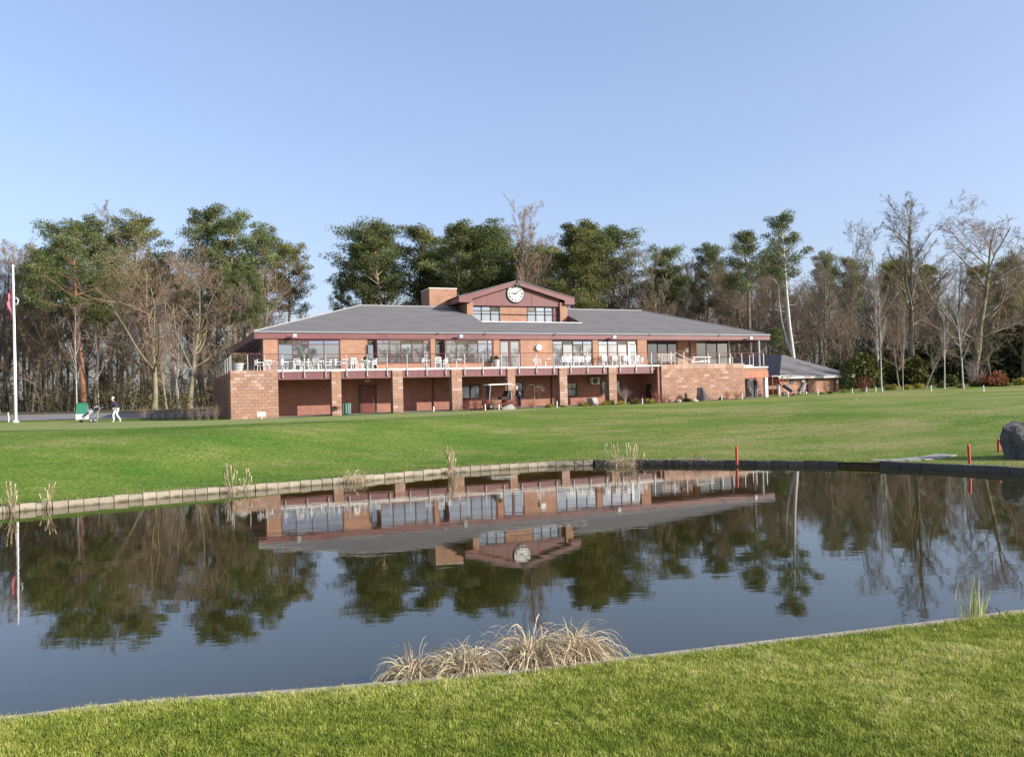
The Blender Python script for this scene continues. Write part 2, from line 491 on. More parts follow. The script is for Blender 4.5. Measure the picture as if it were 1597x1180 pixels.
# pond water, a murky dielectric sheet with a faint ripple
def water_mat():
    m = bpy.data.materials.new('pond_water'); m.use_nodes = True
    nt = m.node_tree; b = nt.nodes['Principled BSDF']
    b.inputs['Base Color'].default_value = (0.021, 0.019, 0.004, 1)
    b.inputs['Roughness'].default_value = 0.02
    b.inputs['IOR'].default_value = 1.62
    tc = nt.nodes.new('ShaderNodeTexCoord')
    hs = []
    for sc, st in ((2.2, (0.5, 1.2, 1)), (7.0, (0.45, 1.3, 1)), (0.4, (1, 1, 1))):
        mp = nt.nodes.new('ShaderNodeMapping'); mp.inputs['Scale'].default_value = st
        nt.links.new(tc.outputs['Object'], mp.inputs[0])
        n = nt.nodes.new('ShaderNodeTexNoise'); n.inputs['Scale'].default_value = sc; n.inputs['Detail'].default_value = 2
        nt.links.new(mp.outputs[0], n.inputs['Vector']); hs.append(n.outputs['Fac'])
    m1 = nt.nodes.new('ShaderNodeMath'); m1.operation = 'MULTIPLY_ADD'; m1.inputs[1].default_value = 0.25
    nt.links.new(hs[1], m1.inputs[0]); nt.links.new(hs[0], m1.inputs[2])
    m2 = nt.nodes.new('ShaderNodeMath'); m2.operation = 'MULTIPLY'
    nt.links.new(m1.outputs[0], m2.inputs[0]); nt.links.new(hs[2], m2.inputs[1])
    bp = nt.nodes.new('ShaderNodeBump'); bp.inputs['Strength'].default_value = 1.0; bp.inputs['Distance'].default_value = 0.0019
    nt.links.new(m2.outputs[0], bp.inputs['Height']); nt.links.new(bp.outputs[0], b.inputs['Normal'])
    return m
M['water'] = water_mat()
tag(MB().quad((-46,0,0),(46,0,0),(46,34,0),(-46,34,0)).build('pond_water', 'water'), kind='structure')

# road strip at the edge of the wood, putting green, path of stone
def patch(name, poly_lo, poly_hi, n, k, m, dz):
    V = []
    for i in range(n+1):
        t = i/n
        x0 = np.interp(t*(len(poly_lo)-1), range(len(poly_lo)), [p[0] for p in poly_lo]); y0 = np.interp(t*(len(poly_lo)-1), range(len(poly_lo)), [p[1] for p in poly_lo])
        x1 = np.interp(t*(len(poly_hi)-1), range(len(poly_hi)), [p[0] for p in poly_hi]); y1 = np.interp(t*(len(poly_hi)-1), range(len(poly_hi)), [p[1] for p in poly_hi])
        for j in range(k+1):
            s = j/k; x, y = x0+(x1-x0)*s, y0+(y1-y0)*s
            V.append((x, y, zg(x, y)+dz))
    F = [(i*(k+1)+j, (i+1)*(k+1)+j, (i+1)*(k+1)+j+1, i*(k+1)+j+1) for i in range(n) for j in range(k)]
    return tag(link(name, np_mesh(name, V, F, m, smooth=True)), kind='structure')
patch('putting_green', [(-48,39.5),(-34,41.0),(-24,42.2),(-14,43.0),(-9.0,44.0),(-4,50.0),(1.5,57.5)], [(-48,61),(-40,61.5),(-30,58.5),(-20,54.0),(-11.5,57.0),(-5,60.2),(2.0,61.6)], 90, 24, 'green', 0.014)
patch('road', [(-90,69),(-50,65.5),(-30,62.5),(-15,61.5),(-5,84)], [(-90,84),(-50,80),(-30,77.5),(-15,78),(2,100)], 60, 12, 'asphalt', 0.03)
patch('woodland_floor', [(-120,86),(-50,81.5),(-30,79),(-14,79.5),(4,104),(30,96),(46,87),(60,78),(110,72)], [(-160,220),(-60,220),(-30,220),(-10,220),(10,220),(40,220),(60,220),(80,220),(160,220)], 90, 24, 'litter', 0.05)
patch('terrace_paving', [(-17.5,56.5),(-10,59.2),(0,62.4),(11,67.0),(22,70.8)], [(-18.4,58.8),(-11,61.9),(-1,65.2),(10,69.6),(21,73.6)], 60, 4, 'asphalt', 0.02)

# ---------------------------------------------------------------- pond edging: every block on the far side is a piece
edge = thing('pond_edging', 'pale block edging along the far side of the pond', 'pond edging')
edge['kind'] = 'structure'; del edge['category']
def path_points(pts, x0, x1, step):
    P = [Vector((x, float(yfar(x)), 0)) for x in np.arange(x0, x1+0.001, 0.05)]
    out = [P[0]]; acc = 0
    for a, b in zip(P, P[1:]):
        acc += (b-a).length
        if acc >= step: out.append(b); acc = 0
    return out
def rough_block(name, m, seed, amp=0.012):
    r = random.Random(seed); b = MB()
    g = [[(-0.5+i/3, -0.5 - r.uniform(0, amp)*(1 if 0 < i < 3 or 0 < j < 2 else 0.2), -0.5+j/2) for j in range(3)] for i in range(4)]
    o = 0
    for i in range(4):
        for j in range(3): b.v.append(g[i][j])
    for i in range(3):
        for j in range(2): b.f.append((i*3+j, (i+1)*3+j, (i+1)*3+j+1, i*3+j+1))
    k = len(b.v); b.v += [(-0.5,0.5,-0.5),(0.5,0.5,-0.5),(0.5,0.5,0.5),(-0.5,0.5,0.5)]
    b.f += [(k+1,k,k+3,k+2), (0,3,6,9,k+1,k), (k,k+3,2,1,0), (k+3,k+2,11,8,5,2), (k+2,k+1,9,10,11)]
    me = bpy.data.meshes.new(name); me.from_pydata(b.v, [], b.f); me.materials.append(M[m]); return me
EB = [rough_block('edging_block', 'edging', s, 0.05) for s in (1, 2, 3)]
EW = [rough_block('edging_block', 'edging_wet_shade', s, 0.05) for s in (4, 5, 6)]
def lay_edging(x0, x1, step, meshes, h=0.23, dep=0.24):
    pts = path_points(FAR, x0, x1, step)
    for a, b in zip(pts, pts[1:]):
        d = b-a; L = d.length; c = (a+b)/2; rz = math.atan2(d.y, d.x)
        nrm = Vector((-d.y, d.x, 0)).normalized()
        o = link('edging_block', rnd.choice(meshes), edge, c + nrm*(dep/2-0.05+rnd.uniform(-.012,.012)) + Vector((0,0,h/2-0.03+rnd.uniform(-.012,.012))), (rnd.uniform(-.03,.03), rnd.uniform(-.02,.02), rz+rnd.uniform(-.02,.02)), (L-0.02, dep, h+0.06))
lay_edging(-20, 3.0, 0.33, EB, 0.175)
lay_edging(3.02, 11.0, 0.5, EW, 0.175)
lay_edging(12.1, 19, 0.62, EW, 0.20)
# low soil bank behind the gap and thin kerb along the near bank
kb = MB()
nxs = np.arange(-30, 31, 0.6)
for a, b in zip(nxs, nxs[1:]):
    ya, yb = float(ynear(a)), float(ynear(b))
    kb.add([(a,ya+0.10,-.2),(b-.01,yb+0.10,-.2),(b-.01,yb-0.04,-.2),(a,ya-0.04,-.2),(a,ya+0.10,.205),(b-.01,yb+0.10,.205),(b-.01,yb-0.04,.205),(a,ya-0.04,.205)],
           [(0,1,2,3),(4,5,6,7),(0,1,5,4),(1,2,6,5),(2,3,7,6),(3,0,4,7)])
tag(kb.build('near_kerb', 'edging'), kind='structure')
# pale path slabs that run down to the gap in the edging
slabs = thing('stone_path', None, None); slabs['kind'] = 'structure'
sp = [(12.1,28.0),(12.6,27.85),(13.1,27.85),(13.6,27.95),(14.1,28.15),(14.6,28.45),(15.1,28.8)]
for i, (a, b) in enumerate(zip(sp, sp[1:])):
    wd = 0.22 + 0.05*min(i, 3)
    q = MB()
    da = Vector((b[0]-a[0], b[1]-a[1])).normalized(); nn = Vector((-da.y, da.x))
    cs = [(a[0]+da.x*.02-nn.x*wd, a[1]+da.y*.02-nn.y*wd), (b[0]-da.x*.02-nn.x*wd, b[1]-da.y*.02-nn.y*wd), (b[0]-da.x*.02+nn.x*wd, b[1]-da.y*.02+nn.y*wd), (a[0]+da.x*.02+nn.x*wd, a[1]+da.y*.02+nn.y*wd)]
    zz = [zg(x, y)+0.035 for x, y in cs]
    q.add([(x,y,z-.12) for (x,y),z in zip(cs,zz)] + [(x,y,z) for (x,y),z in zip(cs,zz)], [(0,3,2,1),(4,5,6,7),(0,1,5,4),(1,2,6,5),(2,3,7,6),(3,0,4,7)])
    q.build('path_slab', 'path', slabs)

# earth face of the far bank, behind and between the edging blocks
lip = MB(); lx = np.arange(-30, 30, 0.5)
for a, b in zip(lx, lx[1:]):
    ya, yb = float(yfar(a)), float(yfar(b))
    lip.quad((a, ya+.05, -.25), (b, yb+.05, -.25), (b, yb+.07, .155), (a, ya+.07, .155))
tag(lip.build('bank_face', 'soil'), kind='structure')

# ================================================================ CLUBHOUSE (x along the front, y into the building, heights above the pond)
TH = R(21.486)
BO = Vector((-15.868, 57.0, 0))
EU = Vector((math.cos(TH), math.sin(TH), 0)); EW_ = Vector((-math.sin(TH), math.cos(TH), 0))
def bw(u, w, z=0.0): return BO + EU*u + EW_*w + Vector((0, 0, z))
GZ = 1.5
club = thing('clubhouse', 'long red block clubhouse with grey hipped roof, balcony and clock gable', 'clubhouse', (BO.x, BO.y, GZ), TH)
class BB(MB):
    def part(s, name, m, parent=None, smooth=False):
        if parent is None or parent is club: return s.build(name, m, club, smooth, loc=(0, 0, -GZ))
        return s.build(name, m, parent, smooth)
def part_empty(name):
    o = bpy.data.objects.new(name, None); COL.objects.link(o); o.parent = club; o.location = (0, 0, -GZ); return o

BM = [rough_block('stone_block', 'block', s, 0.05) for s in (11, 12, 13, 14)]
BP = [rough_block('stone_block', 'block_pale', s, 0.05) for s in (15, 16)]
def block_face(parent, u0, u1, z0, z1, w, ch, bl, pale_fn, side=False, gap=0.014, depth=0.12):
    n = max(1, round((z1-z0)/ch)); h = (z1-z0)/n
    for i in range(n):
        nb = max(1, round((u1-u0)/bl)); L = (u1-u0)/nb
        us = [u0 + L*k for k in range(nb+1)] if i % 2 == 0 else [u0] + [u0 + L*(k+0.5) for k in range(nb)] + [u1]
        for a, b in zip(us, us[1:]):
            if b-a < 0.05: continue
            z = z0 + h*(i+0.5); uc = (a+b)/2
            p = rnd.random() < pale_fn(i/n, uc)
            me = rnd.choice(BP if p else BM)
            jit = rnd.uniform(-.010, .010)
            if side: link('stone_block', me, parent, (w-jit+depth/2, uc, z), (0, 0, -math.pi/2), (b-a-gap, depth, h-gap))
            else: link('stone_block', me, parent, (uc, w-jit+depth/2, z), None, (b-a-gap, depth, h-gap))

# --- block-faced end walls and pillars
wl = BB().box(-3.44, -0.34, -0.09, 2.0, 1.2, 4.77).part('block_wall', 'mortar')
block_face(wl, -3.45, -0.33, 1.22, 4.79, -0.14, 0.222, 0.44, lambda t, u: 0.6 if t > 0.93 else 0.45 if 0.6 < t < .88 else 0.10)
block_face(wl, -0.08, 1.98, 1.22, 4.79, -3.50, 0.222, 0.5, lambda t, u: 0.1, side=True)
sw = BB().add([(-3.44,2.0,1.2),(-4.0,18.0,1.2),(-4.0,18.0,4.7),(-3.44,2.0,4.7),(-3.1,2.0,1.2),(-3.6,18,1.2),(-3.6,18,4.7),(-3.1,2,4.7)],
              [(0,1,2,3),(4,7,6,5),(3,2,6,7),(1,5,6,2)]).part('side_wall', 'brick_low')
for k in range(9):
    w = 3.2+k*1.7; u = -3.44-(w-2)*0.035
    BB().box(u-.14, u+.02, w, w+.4, 1.2, 4.5).part('pilaster', 'block', club)
wr = BB().box(30.3, 38.58, -0.04, 3.2, 1.2, 4.8).part('block_wall', 'mortar')
block_face(wr, 30.28, 38.6, 1.25, 4.42, -0.10, 0.227, 0.55, lambda t, u: 0.12)
block_face(wr, 30.28, 38.6, 4.42, 4.83, -0.12, 0.41, 0.62, lambda t, u: 0.95)
for a, b in [(3.32,4.0),(7.7,8.46),(12.18,12.98),(16.65,17.28),(21.02,21.69),(25.39,26.09)]:
    pl = BB().box(a+.012, b-.012, -0.05, 0.62, 1.1, 4.66).part('pillar', 'mortar')
    pale = 0.75 if a > 20 and a < 24 else 0.45 if a > 24 else 0.35 if 7 < a < 8 else 0.12
    block_face(pl, a, b, 1.2, 4.66, -0.10, 0.23, (b-a), lambda t, u, p=pale: p)
    block_face(pl, 0.03, 0.62, 1.2, 4.66, a-0.015, 0.23, 0.6, lambda t, u: 0.1, side=True)

# --- balcony slab edge, maroon boarding under it, back walls
BB().box(-0.32, 30.26, -0.06, 3.0, 4.665, 4.80).part('balcony_slab', 'cap')
BB().box(-3.30, 41.1, 1.98, 20.0, 4.60, 4.74).part('deck', 'cap')
segs = [(-0.3,3.30),(4.02,7.68),(8.48,12.16),(13.0,16.63),(17.3,21.0),(21.71,25.37),(26.11,29.6)]
for a, b in segs:
    f = BB().box(a, b, 0.0, 0.16, 4.11, 4.66).part('balcony_fascia', 'maroon')
    for q in np.arange(a+1.2, b-0.3, 1.22):
        BB().box(q, q+.012, -0.006, 0.0, 4.12, 4.65).part('joint_strip', 'frame', f)
BB().box(-0.3, 30.3, 0.165, 2.98, 4.40, 4.60).part('soffit', 'maroon')
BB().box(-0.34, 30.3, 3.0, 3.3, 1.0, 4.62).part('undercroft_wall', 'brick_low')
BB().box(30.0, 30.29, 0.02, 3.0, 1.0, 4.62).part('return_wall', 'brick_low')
BB().box(30.13-.16, 29.995, 1.05, 1.95, 1.1, 3.2).part('door', 'darkframe')

# --- lower windows, doors, pipes, machinery
def window(u0, u1, z0, z1, w, cols, trans=None, glass='glass', fr='frame', ft=0.055, sides=True, name='window', transom_glass=None):
    """frame mesh with one pane object per light; the panes sit 5 cm back in the frame"""
    b = BB()
    b.box(u0, u1, w-.04, w+.10, z1-ft, z1); b.box(u0, u1, w-.04, w+.10, z0, z0+ft)
    b.box(u0, u0+ft, w-.04, w+.10, z0+ft, z1-ft); b.box(u1-ft, u1, w-.04, w+.10, z0+ft, z1-ft)
    for c in cols: b.box(c-ft/2, c+ft/2, w-.035, w+.10, z0+ft, z1-ft)
    e = [u0+ft/2]+list(cols)+[u1-ft/2]
    if trans:
        for a, c in zip(e, e[1:]): b.box(a+ft/2, c-ft/2, w-.03, w+.10, trans-ft/2, trans+ft/2)
    o = b.part(name, fr)
    for a, c in zip(e, e[1:]):
        zs = [(z0+ft, trans-ft/2), (trans+ft/2, z1-ft)] if trans else [(z0+ft, z1-ft)]
        for k, (p, q) in enumerate(zs):
            g = glass if k == 0 or not transom_glass else transom_glass
            # each pane is glazed very slightly out of true, as real panes are
            t = rnd.uniform(-.010, .010); s = rnd.uniform(-.010, .010)
            BB().add([(a+ft/2, w+.03-t-s, p), (c-ft/2, w+.03+t-s, p), (c-ft/2, w+.03+t+s, q), (a+ft/2, w+.03-t+s, q)], [(0,1,2,3)]).part('pane', g, o)
    return o
dr = BB().box(5.98, 7.04, 2.93, 2.99, 1.2, 3.56).part('door', 'doorred')
BB().box(5.86, 5.97, 2.90, 3.0, 1.2, 3.66).part('jamb', 'darkframe', dr); BB().box(7.05, 7.16, 2.90, 3.0, 1.2, 3.66).part('jamb', 'darkframe', dr)
BB().box(5.98, 7.04, 2.90, 3.0, 3.57, 3.66).part('lintel', 'darkframe', dr)
BB().tube([(6.88,2.92,2.3),(6.88,2.87,2.3),(6.88,2.87,2.7),(6.88,2.92,2.7)], .02).part('handle', 'steel', dr)
BB().box(6.28, 6.66, 2.86, 3.0, 3.93, 4.06).part('wall_lamp', 'plastic')
window(13.74, 15.50, 2.40, 3.52, 2.96, [14.62], None, 'blind', 'darkframe', 0.10)
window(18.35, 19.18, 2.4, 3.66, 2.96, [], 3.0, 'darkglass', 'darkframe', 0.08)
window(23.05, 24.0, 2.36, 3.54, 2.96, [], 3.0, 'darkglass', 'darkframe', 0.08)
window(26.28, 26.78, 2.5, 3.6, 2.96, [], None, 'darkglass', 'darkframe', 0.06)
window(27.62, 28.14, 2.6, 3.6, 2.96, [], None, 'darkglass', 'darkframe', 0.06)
for u in (11.62, 21.7): BB().tube([(u,2.93,1.2),(u,2.93,4.4)], .05, 8).part('downpipe', 'frame')
ac = BB().box(25.22, 26.0, 2.66, 2.98, 3.34, 3.92).part('air_conditioner', 'plastic')
BB().lathe([(.235,2.630),(.235,2.655)], 16, (25.58,0,3.63), 'y').part('fan_grille', 'black', ac)
BB().lathe([(.06,2.60),(.06,2.628)], 10, (25.58,0,3.63), 'y').part('fan_hub', 'grey', ac)
BB().box(28.9, 29.5, 2.95, 3.0, 2.86, 2.95).part('name_plate', 'black')
bs = BB().lathe([(.05,1.98),(.20,2.06),(.26,2.2),(.24,2.2),(.02,2.1)], 12, (3.62,-0.36,0)).part('wall_trough', 'wood')
BB().tube([(3.62,-.36,1.98),(3.62,-.10,1.85)], .03).part('bracket', 'wood', bs)

# --- upper wall with its window openings: separate brick piers, sill walls and window units
zt = 7.16
def wall(u0, u1, w, z0, z1, m='brick', d=0.25): return BB().box(u0, u1, w, w+d, z0, z1).part('wall', m)
wall(-1.01, 0.0, 3.0, 4.7, zt); wall(4.52, 6.55, 3.0, 4.7, zt)
wall(11.47, 11.84, 2.9, 4.7, zt); wall(16.72, 17.23, 3.0, 4.7, zt); wall(19.05, 21.9, 3.0, 4.7, zt)
wall(25.62, 26.10, 3.0, 4.7, zt); wall(29.87, 30.80, 2.95, 4.7, zt)
window(0.02, 4.5, 4.76, 7.08, 3.06, [1.07, 2.21, 3.33], 6.76, fr='frame')
window(6.57, 7.22, 4.76, 7.05, 3.10, [], 6.74)
window(11.86, 12.55, 4.76, 7.05, 3.10, [], 6.74)
window(7.14, 11.24, 5.27, 7.05, 2.38, [8.11, 9.01, 9.86, 10.75], 6.74)
window(12.46, 16.43, 5.25, 7.03, 2.38, [13.41, 14.32, 15.18, 16.0], 6.72)
for a, b in ((7.16, 11.22), (12.48, 16.41)):
    wall(a, b, 2.40, 4.7, 5.27, d=0.2)
    BB().box(a-.02, a+.06, 2.62, 3.0, 5.28, 7.05).part('bay_cheek', 'frame'); BB().box(b-.06, b+.02, 2.62, 3.0, 5.28, 7.05).part('bay_cheek', 'frame')
    BB().box(a-.02, b+.02, 2.62, 3.0, 4.7, 5.26).part('bay_base', 'brick')
window(17.25, 18.12, 4.76, 7.02, 3.06, [], None, ft=0.09, name='glazed_door'); window(18.13, 19.03, 4.76, 7.02, 3.06, [], None, ft=0.09, name='glazed_door')
window(21.92, 25.6, 4.9, 7.0, 3.06, [22.85, 23.78, 24.7], 6.70, fr='darkframe')
window(26.12, 29.85, 4.9, 6.99, 3.06, [27.06, 28.0, 28.95], 6.68, fr='frame')
BB().box(29.02, 29.20, 3.055, 3.085, 4.96, 6.65).part('curtain', 'white'); BB().box(29.66, 29.8, 3.055, 3.085, 4.96, 6.65).part('curtain', 'white')
# recessed, shaded end bay
BB().box(30.6, 30.8, 3.2, 5.4, 4.7, zt).part('wall', 'brick')
wall(30.8, 32.3, 5.4, 4.7, zt); wall(35.5, 37.44, 5.4, 4.7, zt)
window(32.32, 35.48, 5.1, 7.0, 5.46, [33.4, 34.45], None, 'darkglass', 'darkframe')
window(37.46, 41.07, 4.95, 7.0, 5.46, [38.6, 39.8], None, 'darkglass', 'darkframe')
BB().box(41.07, 41.25, 5.44, 5.62, 4.7, zt).part('corner_post', 'steel')
BB().box(41.12, 41.2, 5.63, 20, 4.7, zt).part('glass_side', 'darkglass')
BB().tube([(36.76,5.33,4.7),(36.76,5.33,7.1)], .05, 8).part('downpipe', 'frame'); BB().box(36.3, 36.62, 5.36, 5.4, 6.1, 6.45).part('notice_board', 'white')
BB().tube([(42.7,3.1,1.2),(42.7,3.1,7.05)], .09, 8).part('roof_post', 'steel')
# shaded end wall on the road side
BB().box(-1.05, -0.8, 3.26, 19.5, 4.7, zt).part('wall', 'brick')
for k in range(5):
    w0 = 4.0+k*3.0
    b = BB().box(-1.10, -1.055, w0, w0+2.3, 4.9, 7.0).part('window', 'darkframe')
    BB().box(-1.115, -1.104, w0+.08, w0+2.22, 4.98, 6.92).part('pane', 'darkglass', b)
BB().box(-1.0, 41, 19.5, 19.8, 1.0, zt).part('wall', 'brick_low')
BB().box(38.0, 41.05, 3.3, 19.4, 1.0, 4.59).part('wall', 'brick_low')
# round white wall lamp, floodlights on the fascia
wl2 = BB().lathe([(.24,2.80),(.26,2.86),(.26,2.99)], 18, (20.62,0,6.44), 'y').part('round_wall_lamp', 'plastic')
for u, zf in ((1.14,7.40),(13.81,7.36),(27.37,7.30),(41.33,7.22)):
    f = BB().box(u-.13, u+.17, 2.42, 2.60, zf-.16, zf+.10).part('floodlight', 'grey')
    BB().box(u-.11, u+.15, 2.405, 2.418, zf-.14, zf+.08).part('lens', 'steel', f); BB().tube([(u,2.6,zf-.02),(u,2.86,zf-.08)], .03).part('bracket', 'black', f)

# --- entrance under the end of the deck
BB().box(38.6, 41.06, -0.03, 0.3, 4.17, 4.42).part('wall', 'block')
BB().box(38.55, 41.1, -0.12, 2.0, 4.42, 4.53).part('slab_cap', 'cap')
BB().box(38.6, 41.1, -0.10, 0.3, 3.58, 4.165).part('lintel', 'render')
BB().box(40.80, 41.06, -0.05, 0.3, 1.2, 3.575).part('white_post', 'white')
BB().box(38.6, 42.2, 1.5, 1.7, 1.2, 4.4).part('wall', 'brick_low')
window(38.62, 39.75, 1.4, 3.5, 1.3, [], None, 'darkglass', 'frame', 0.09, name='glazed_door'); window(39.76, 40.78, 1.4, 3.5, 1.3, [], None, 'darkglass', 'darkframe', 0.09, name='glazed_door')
BB().box(39.0, 39.35, 1.24, 1.26, 2.9, 3.3).part('notice', 'white')

# --- railings
def railing(name, pts, posts, drop=0.0):
    b = BB()
    b.tube([(*p[:2], p[2]+1.12) for p in pts], .028, 6)
    for k in range(5): b.tube([(*p[:2], p[2]+.15+.19*k) for p in pts], .008, 4, cap=False)
    o = b.part(name, 'frame')
    wires = o
    for p in posts:
        BB().box(p[0]-.024, p[0]+.024, p[1]-.02, p[1]+.03, p[2]-drop, p[2]+1.10).part('post', 'steel', o)
        if drop: BB().box(p[0]-.05, p[0]+.05, p[1]+.03, p[1]+.07, p[2]-drop, p[2]-drop+.14).part('fixing', 'steel', o)
    return o
railing('railing', [(0,-.09,4.73),(30.0,-.09,4.70)], [(i*1.4695, -.10, 4.73-.03*i/20) for i in range(21)], 0.48)
railing('railing', [(-3.4,0.02,4.77),(0,0.02,4.77)], [(-3.38,.02,4.77),(-2.30,.02,4.77),(-1.2,.02,4.77)])
railing('railing', [(-3.38,0.1,4.72),(-4.0,18,4.68)], [(-3.38-.035*w, .1+w, 4.72) for w in (1.2,3,5,8,11,14,17)])
railing('railing', [(30.0,-.02,4.75),(32.6,-.02,4.78)], [(31.3,-.02,4.79),(32.55,-.02,4.79)])
railing('railing', [(33.9,-.02,4.6),(40.75,-.02,4.55)], [(u,-.02,4.6) for u in (34.95,36.1,37.25,38.4,39.6,40.7)])
railing('railing', [(40.75,0.0,4.55),(41.0,9,4.55)], [(40.78,w,4.55) for w in (2,4.5,7)])
BB().tube([(31.9,.3,5.82),(33.7,.3,5.05)], .035).tube([(31.4,.35,5.62),(33.2,.35,4.85)], .03).part('stair_rail', 'steel')

# --- main roof
def rz_(u): return -0.0038*(u-20)
ze, zr, we, wb, wR = 7.62, 10.62, 2.9, 21.1, 12.0
e0, e1, b0, b1 = (-1.62,we), (43.8,we), (-2.25,wb), (43.2,wb)
k0, k1 = (7.76,wR), (35.7,wR)
SL = (zr-ze)/(wR-we)
def fz(u, w): return ze + (w-we)*SL + rz_(u)
def P(u, w): return (u, w, fz(u, w))
h0, h1, hf, hb = 17.0, 26.45, 6.65, 9.62
K0, K1 = (7.76, wR, zr+rz_(7.76)), (35.7, wR, zr+rz_(35.7))
def E(p): return (p[0], p[1], ze+rz_(p[0]))
rf = BB()
rf.add([P(-1.62,we), P(h0,we), P(h0,wR), K0], [(0,1,2,3)])
rf.quad(P(h0,we), P(h1,we), P(h1,hf), P(h0,hf))
rf.quad(P(h0,hb), P(h1,hb), P(h1,wR), P(h0,wR))
rf.add([P(h1,we), P(43.8,we), K1, P(h1,wR)], [(0,1,2,3)])
rf.tri(E(b0), E(e0), K0); rf.tri(E(e1), E(b1), K1); rf.quad(E(b1), E(b0), K0, K1)
me_roof = rf.part('roof', 'roof')
# eaves boarding: maroon front, soffit underneath
fh = 0.53
ff = BB().add([(-1.62,we,ze-fh+rz_(-1.62)), (43.8,we,ze-fh+.04+rz_(43.8)), (43.8,we,ze-.03+rz_(43.8)), (-1.62,we,ze-.03+rz_(-1.62)), (-1.62,we+.05,ze-fh+rz_(-1.62)), (43.8,we+.05,ze-fh+.04+rz_(43.8)), (43.8,we+.05,ze-.03+rz_(43.8)), (-1.62,we+.05,ze-.03+rz_(-1.62))],
      [(0,1,2,3),(4,7,6,5),(0,4,5,1),(3,2,6,7),(0,3,7,4),(1,5,6,2)]).part('fascia', 'maroon', me_roof)
for q in np.arange(0.6, 43, 2.44): BB().box(q, q+.014, we-.006, we, ze-fh+.05+rz_(q), ze-.06+rz_(q)).part('joint_strip', 'frame', me_roof)
for (a, b, nm) in ((e0, b0, 'side_fascia'), (e1, b1, 'side_fascia'), (b1, b0, 'back_fascia')):
    za, zb = ze+rz_(a[0]), ze+rz_(b[0])
    BB().quad((a[0],a[1]+.06*(a[1]<5),za-fh),(b[0],b[1],zb-fh),(b[0],b[1],zb-.02),(a[0],a[1]+.06*(a[1]<5),za-.02)).part(nm, 'maroon', me_roof)
BB().quad((-1.6,we+.055,ze-fh+.09),(43.78,we+.055,ze-fh-.03),(43.18,wb-.02,ze-fh-.03),(-2.22,wb-.02,ze-fh+.09)).part('eaves_soffit', 'maroon', me_roof)
gut = BB()
gut.tube([(-1.66,we-.05,ze-.045+rz_(-1.6)), (43.84,we-.05,ze-.045+rz_(43.8))], .05, 6).part('gutter', 'grey', me_roof)
for u in (12.0, 15.9, 22.0, 31.0, 38.2): BB().box(u, u+.10, we-.13, we-.05, ze-.13+rz_(u), ze-.02+rz_(u)).part('gutter_joint', 'black', me_roof)
rt = BB(); rt.tube([(K0[0],K0[1],K0[2]+.02),(K1[0],K1[1],K1[2]+.02)], .08, 6); rt.tube([(-1.62,we,ze+rz_(-1.6)+.02),(K0[0],K0[1],K0[2]+.02)], .06, 6); rt.tube([(43.8,we,ze+rz_(43.8)+.02),(K1[0],K1[1],K1[2]+.02)], .06, 6)
rt.part('ridge_tiles', 'lead', me_roof)
# sunk roof well in front of the gable
BB().quad((h0,hf,8.15),(h1,hf,8.15),(h1,hb+.3,8.15),(h0,hb+.3,8.15)).part('well_floor', 'lead', me_roof)
wf = BB()
wf.add([(h0,hf+.002,8.15),(h0,hb,8.15),(h0,hb,fz(h0,hb)-.01),(h0,hf+.002,fz(h0,hf)-.01)], [(0,1,2,3)])
wf.add([(h1,hf+.002,8.15),(h1,hb,8.15),(h1,hb,fz(h1,hb)-.01),(h1,hf+.002,fz(h1,hf)-.01)], [(0,1,2,3)])
wf.add([(h0,hf+.002,8.15),(h1,hf+.002,8.15),(h1,hf+.002,fz(h1,hf)-.01),(h0,hf+.002,fz(h0,hf)-.01)], [(0,1,2,3)])
wf.part('well_side', 'maroon', me_roof)
BB().add([(h0,hf-.10,fz(h0,hf-.1)+.012),(h1,hf-.10,fz(h1,hf-.1)+.012),(h1,hf+.04,fz(h1,hf)+.05),(h0,hf+.04,fz(h0,hf)+.05)], [(0,1,2,3)]).part('flashing', 'white', me_roof)

# --- clock gable
gu, gz, gl, gr = 21.42, 12.86, 15.9, 27.06
gzl, gzr = 11.34, 11.40
gwf, gwb = 9.2, 16.0
gr_o = BB()
t = .09
gr_o.add([(gl,gwf-.04,gzl),(gu,gwf-.04,gz),(gu,gwb,gz),(gl,gwb,gzl),(gl,gwf-.04,gzl-t),(gu,gwf-.04,gz-t),(gu,gwb,gz-t),(gl,gwb,gzl-t)], [(0,1,2,3),(4,7,6,5),(0,4,5,1),(0,3,7,4)])
gr_o.add([(gu,gwf-.04,gz),(gr,gwf-.04,gzr),(gr,gwb,gzr),(gu,gwb,gz),(gu,gwf-.04,gz-t),(gr,gwf-.04,gzr-t),(gr,gwb,gzr-t),(gu,gwb,gz-t)], [(0,1,2,3),(4,7,6,5),(0,4,5,1),(1,5,6,2)])
gab = gr_o.part('gable_roof', 'roof')
fd = .46
BB().prism([(gl+.02,gzl-t-.002),(gu,gz-t-.002),(gu,gz-t-fd*.75),(gl+1.25,gzl-t-fd+.335-.02),(gl+1.25,10.80),(gl+.02,10.80)], gwf, gwf+.06).part('bargeboard', 'maroon', gab)
BB().prism([(gr-.02,gzr-t-.002),(gu,gz-t-.002),(gu,gz-t-fd*.75),(gr-1.0,gzr-t-fd+.25),(gr-1.0,10.74),(gr-.02,10.74)], gwf, gwf+.06).part('bargeboard', 'maroon', gab)
BB().box(gl+.02, gl+.08, gwf+.065, gwb, 10.8, gzl-t-.01).part('eaves_board', 'maroon', gab); BB().box(gr-.08, gr-.02, gwf+.065, gwb, 10.74, gzr-t-.01).part('eaves_board', 'maroon', gab)
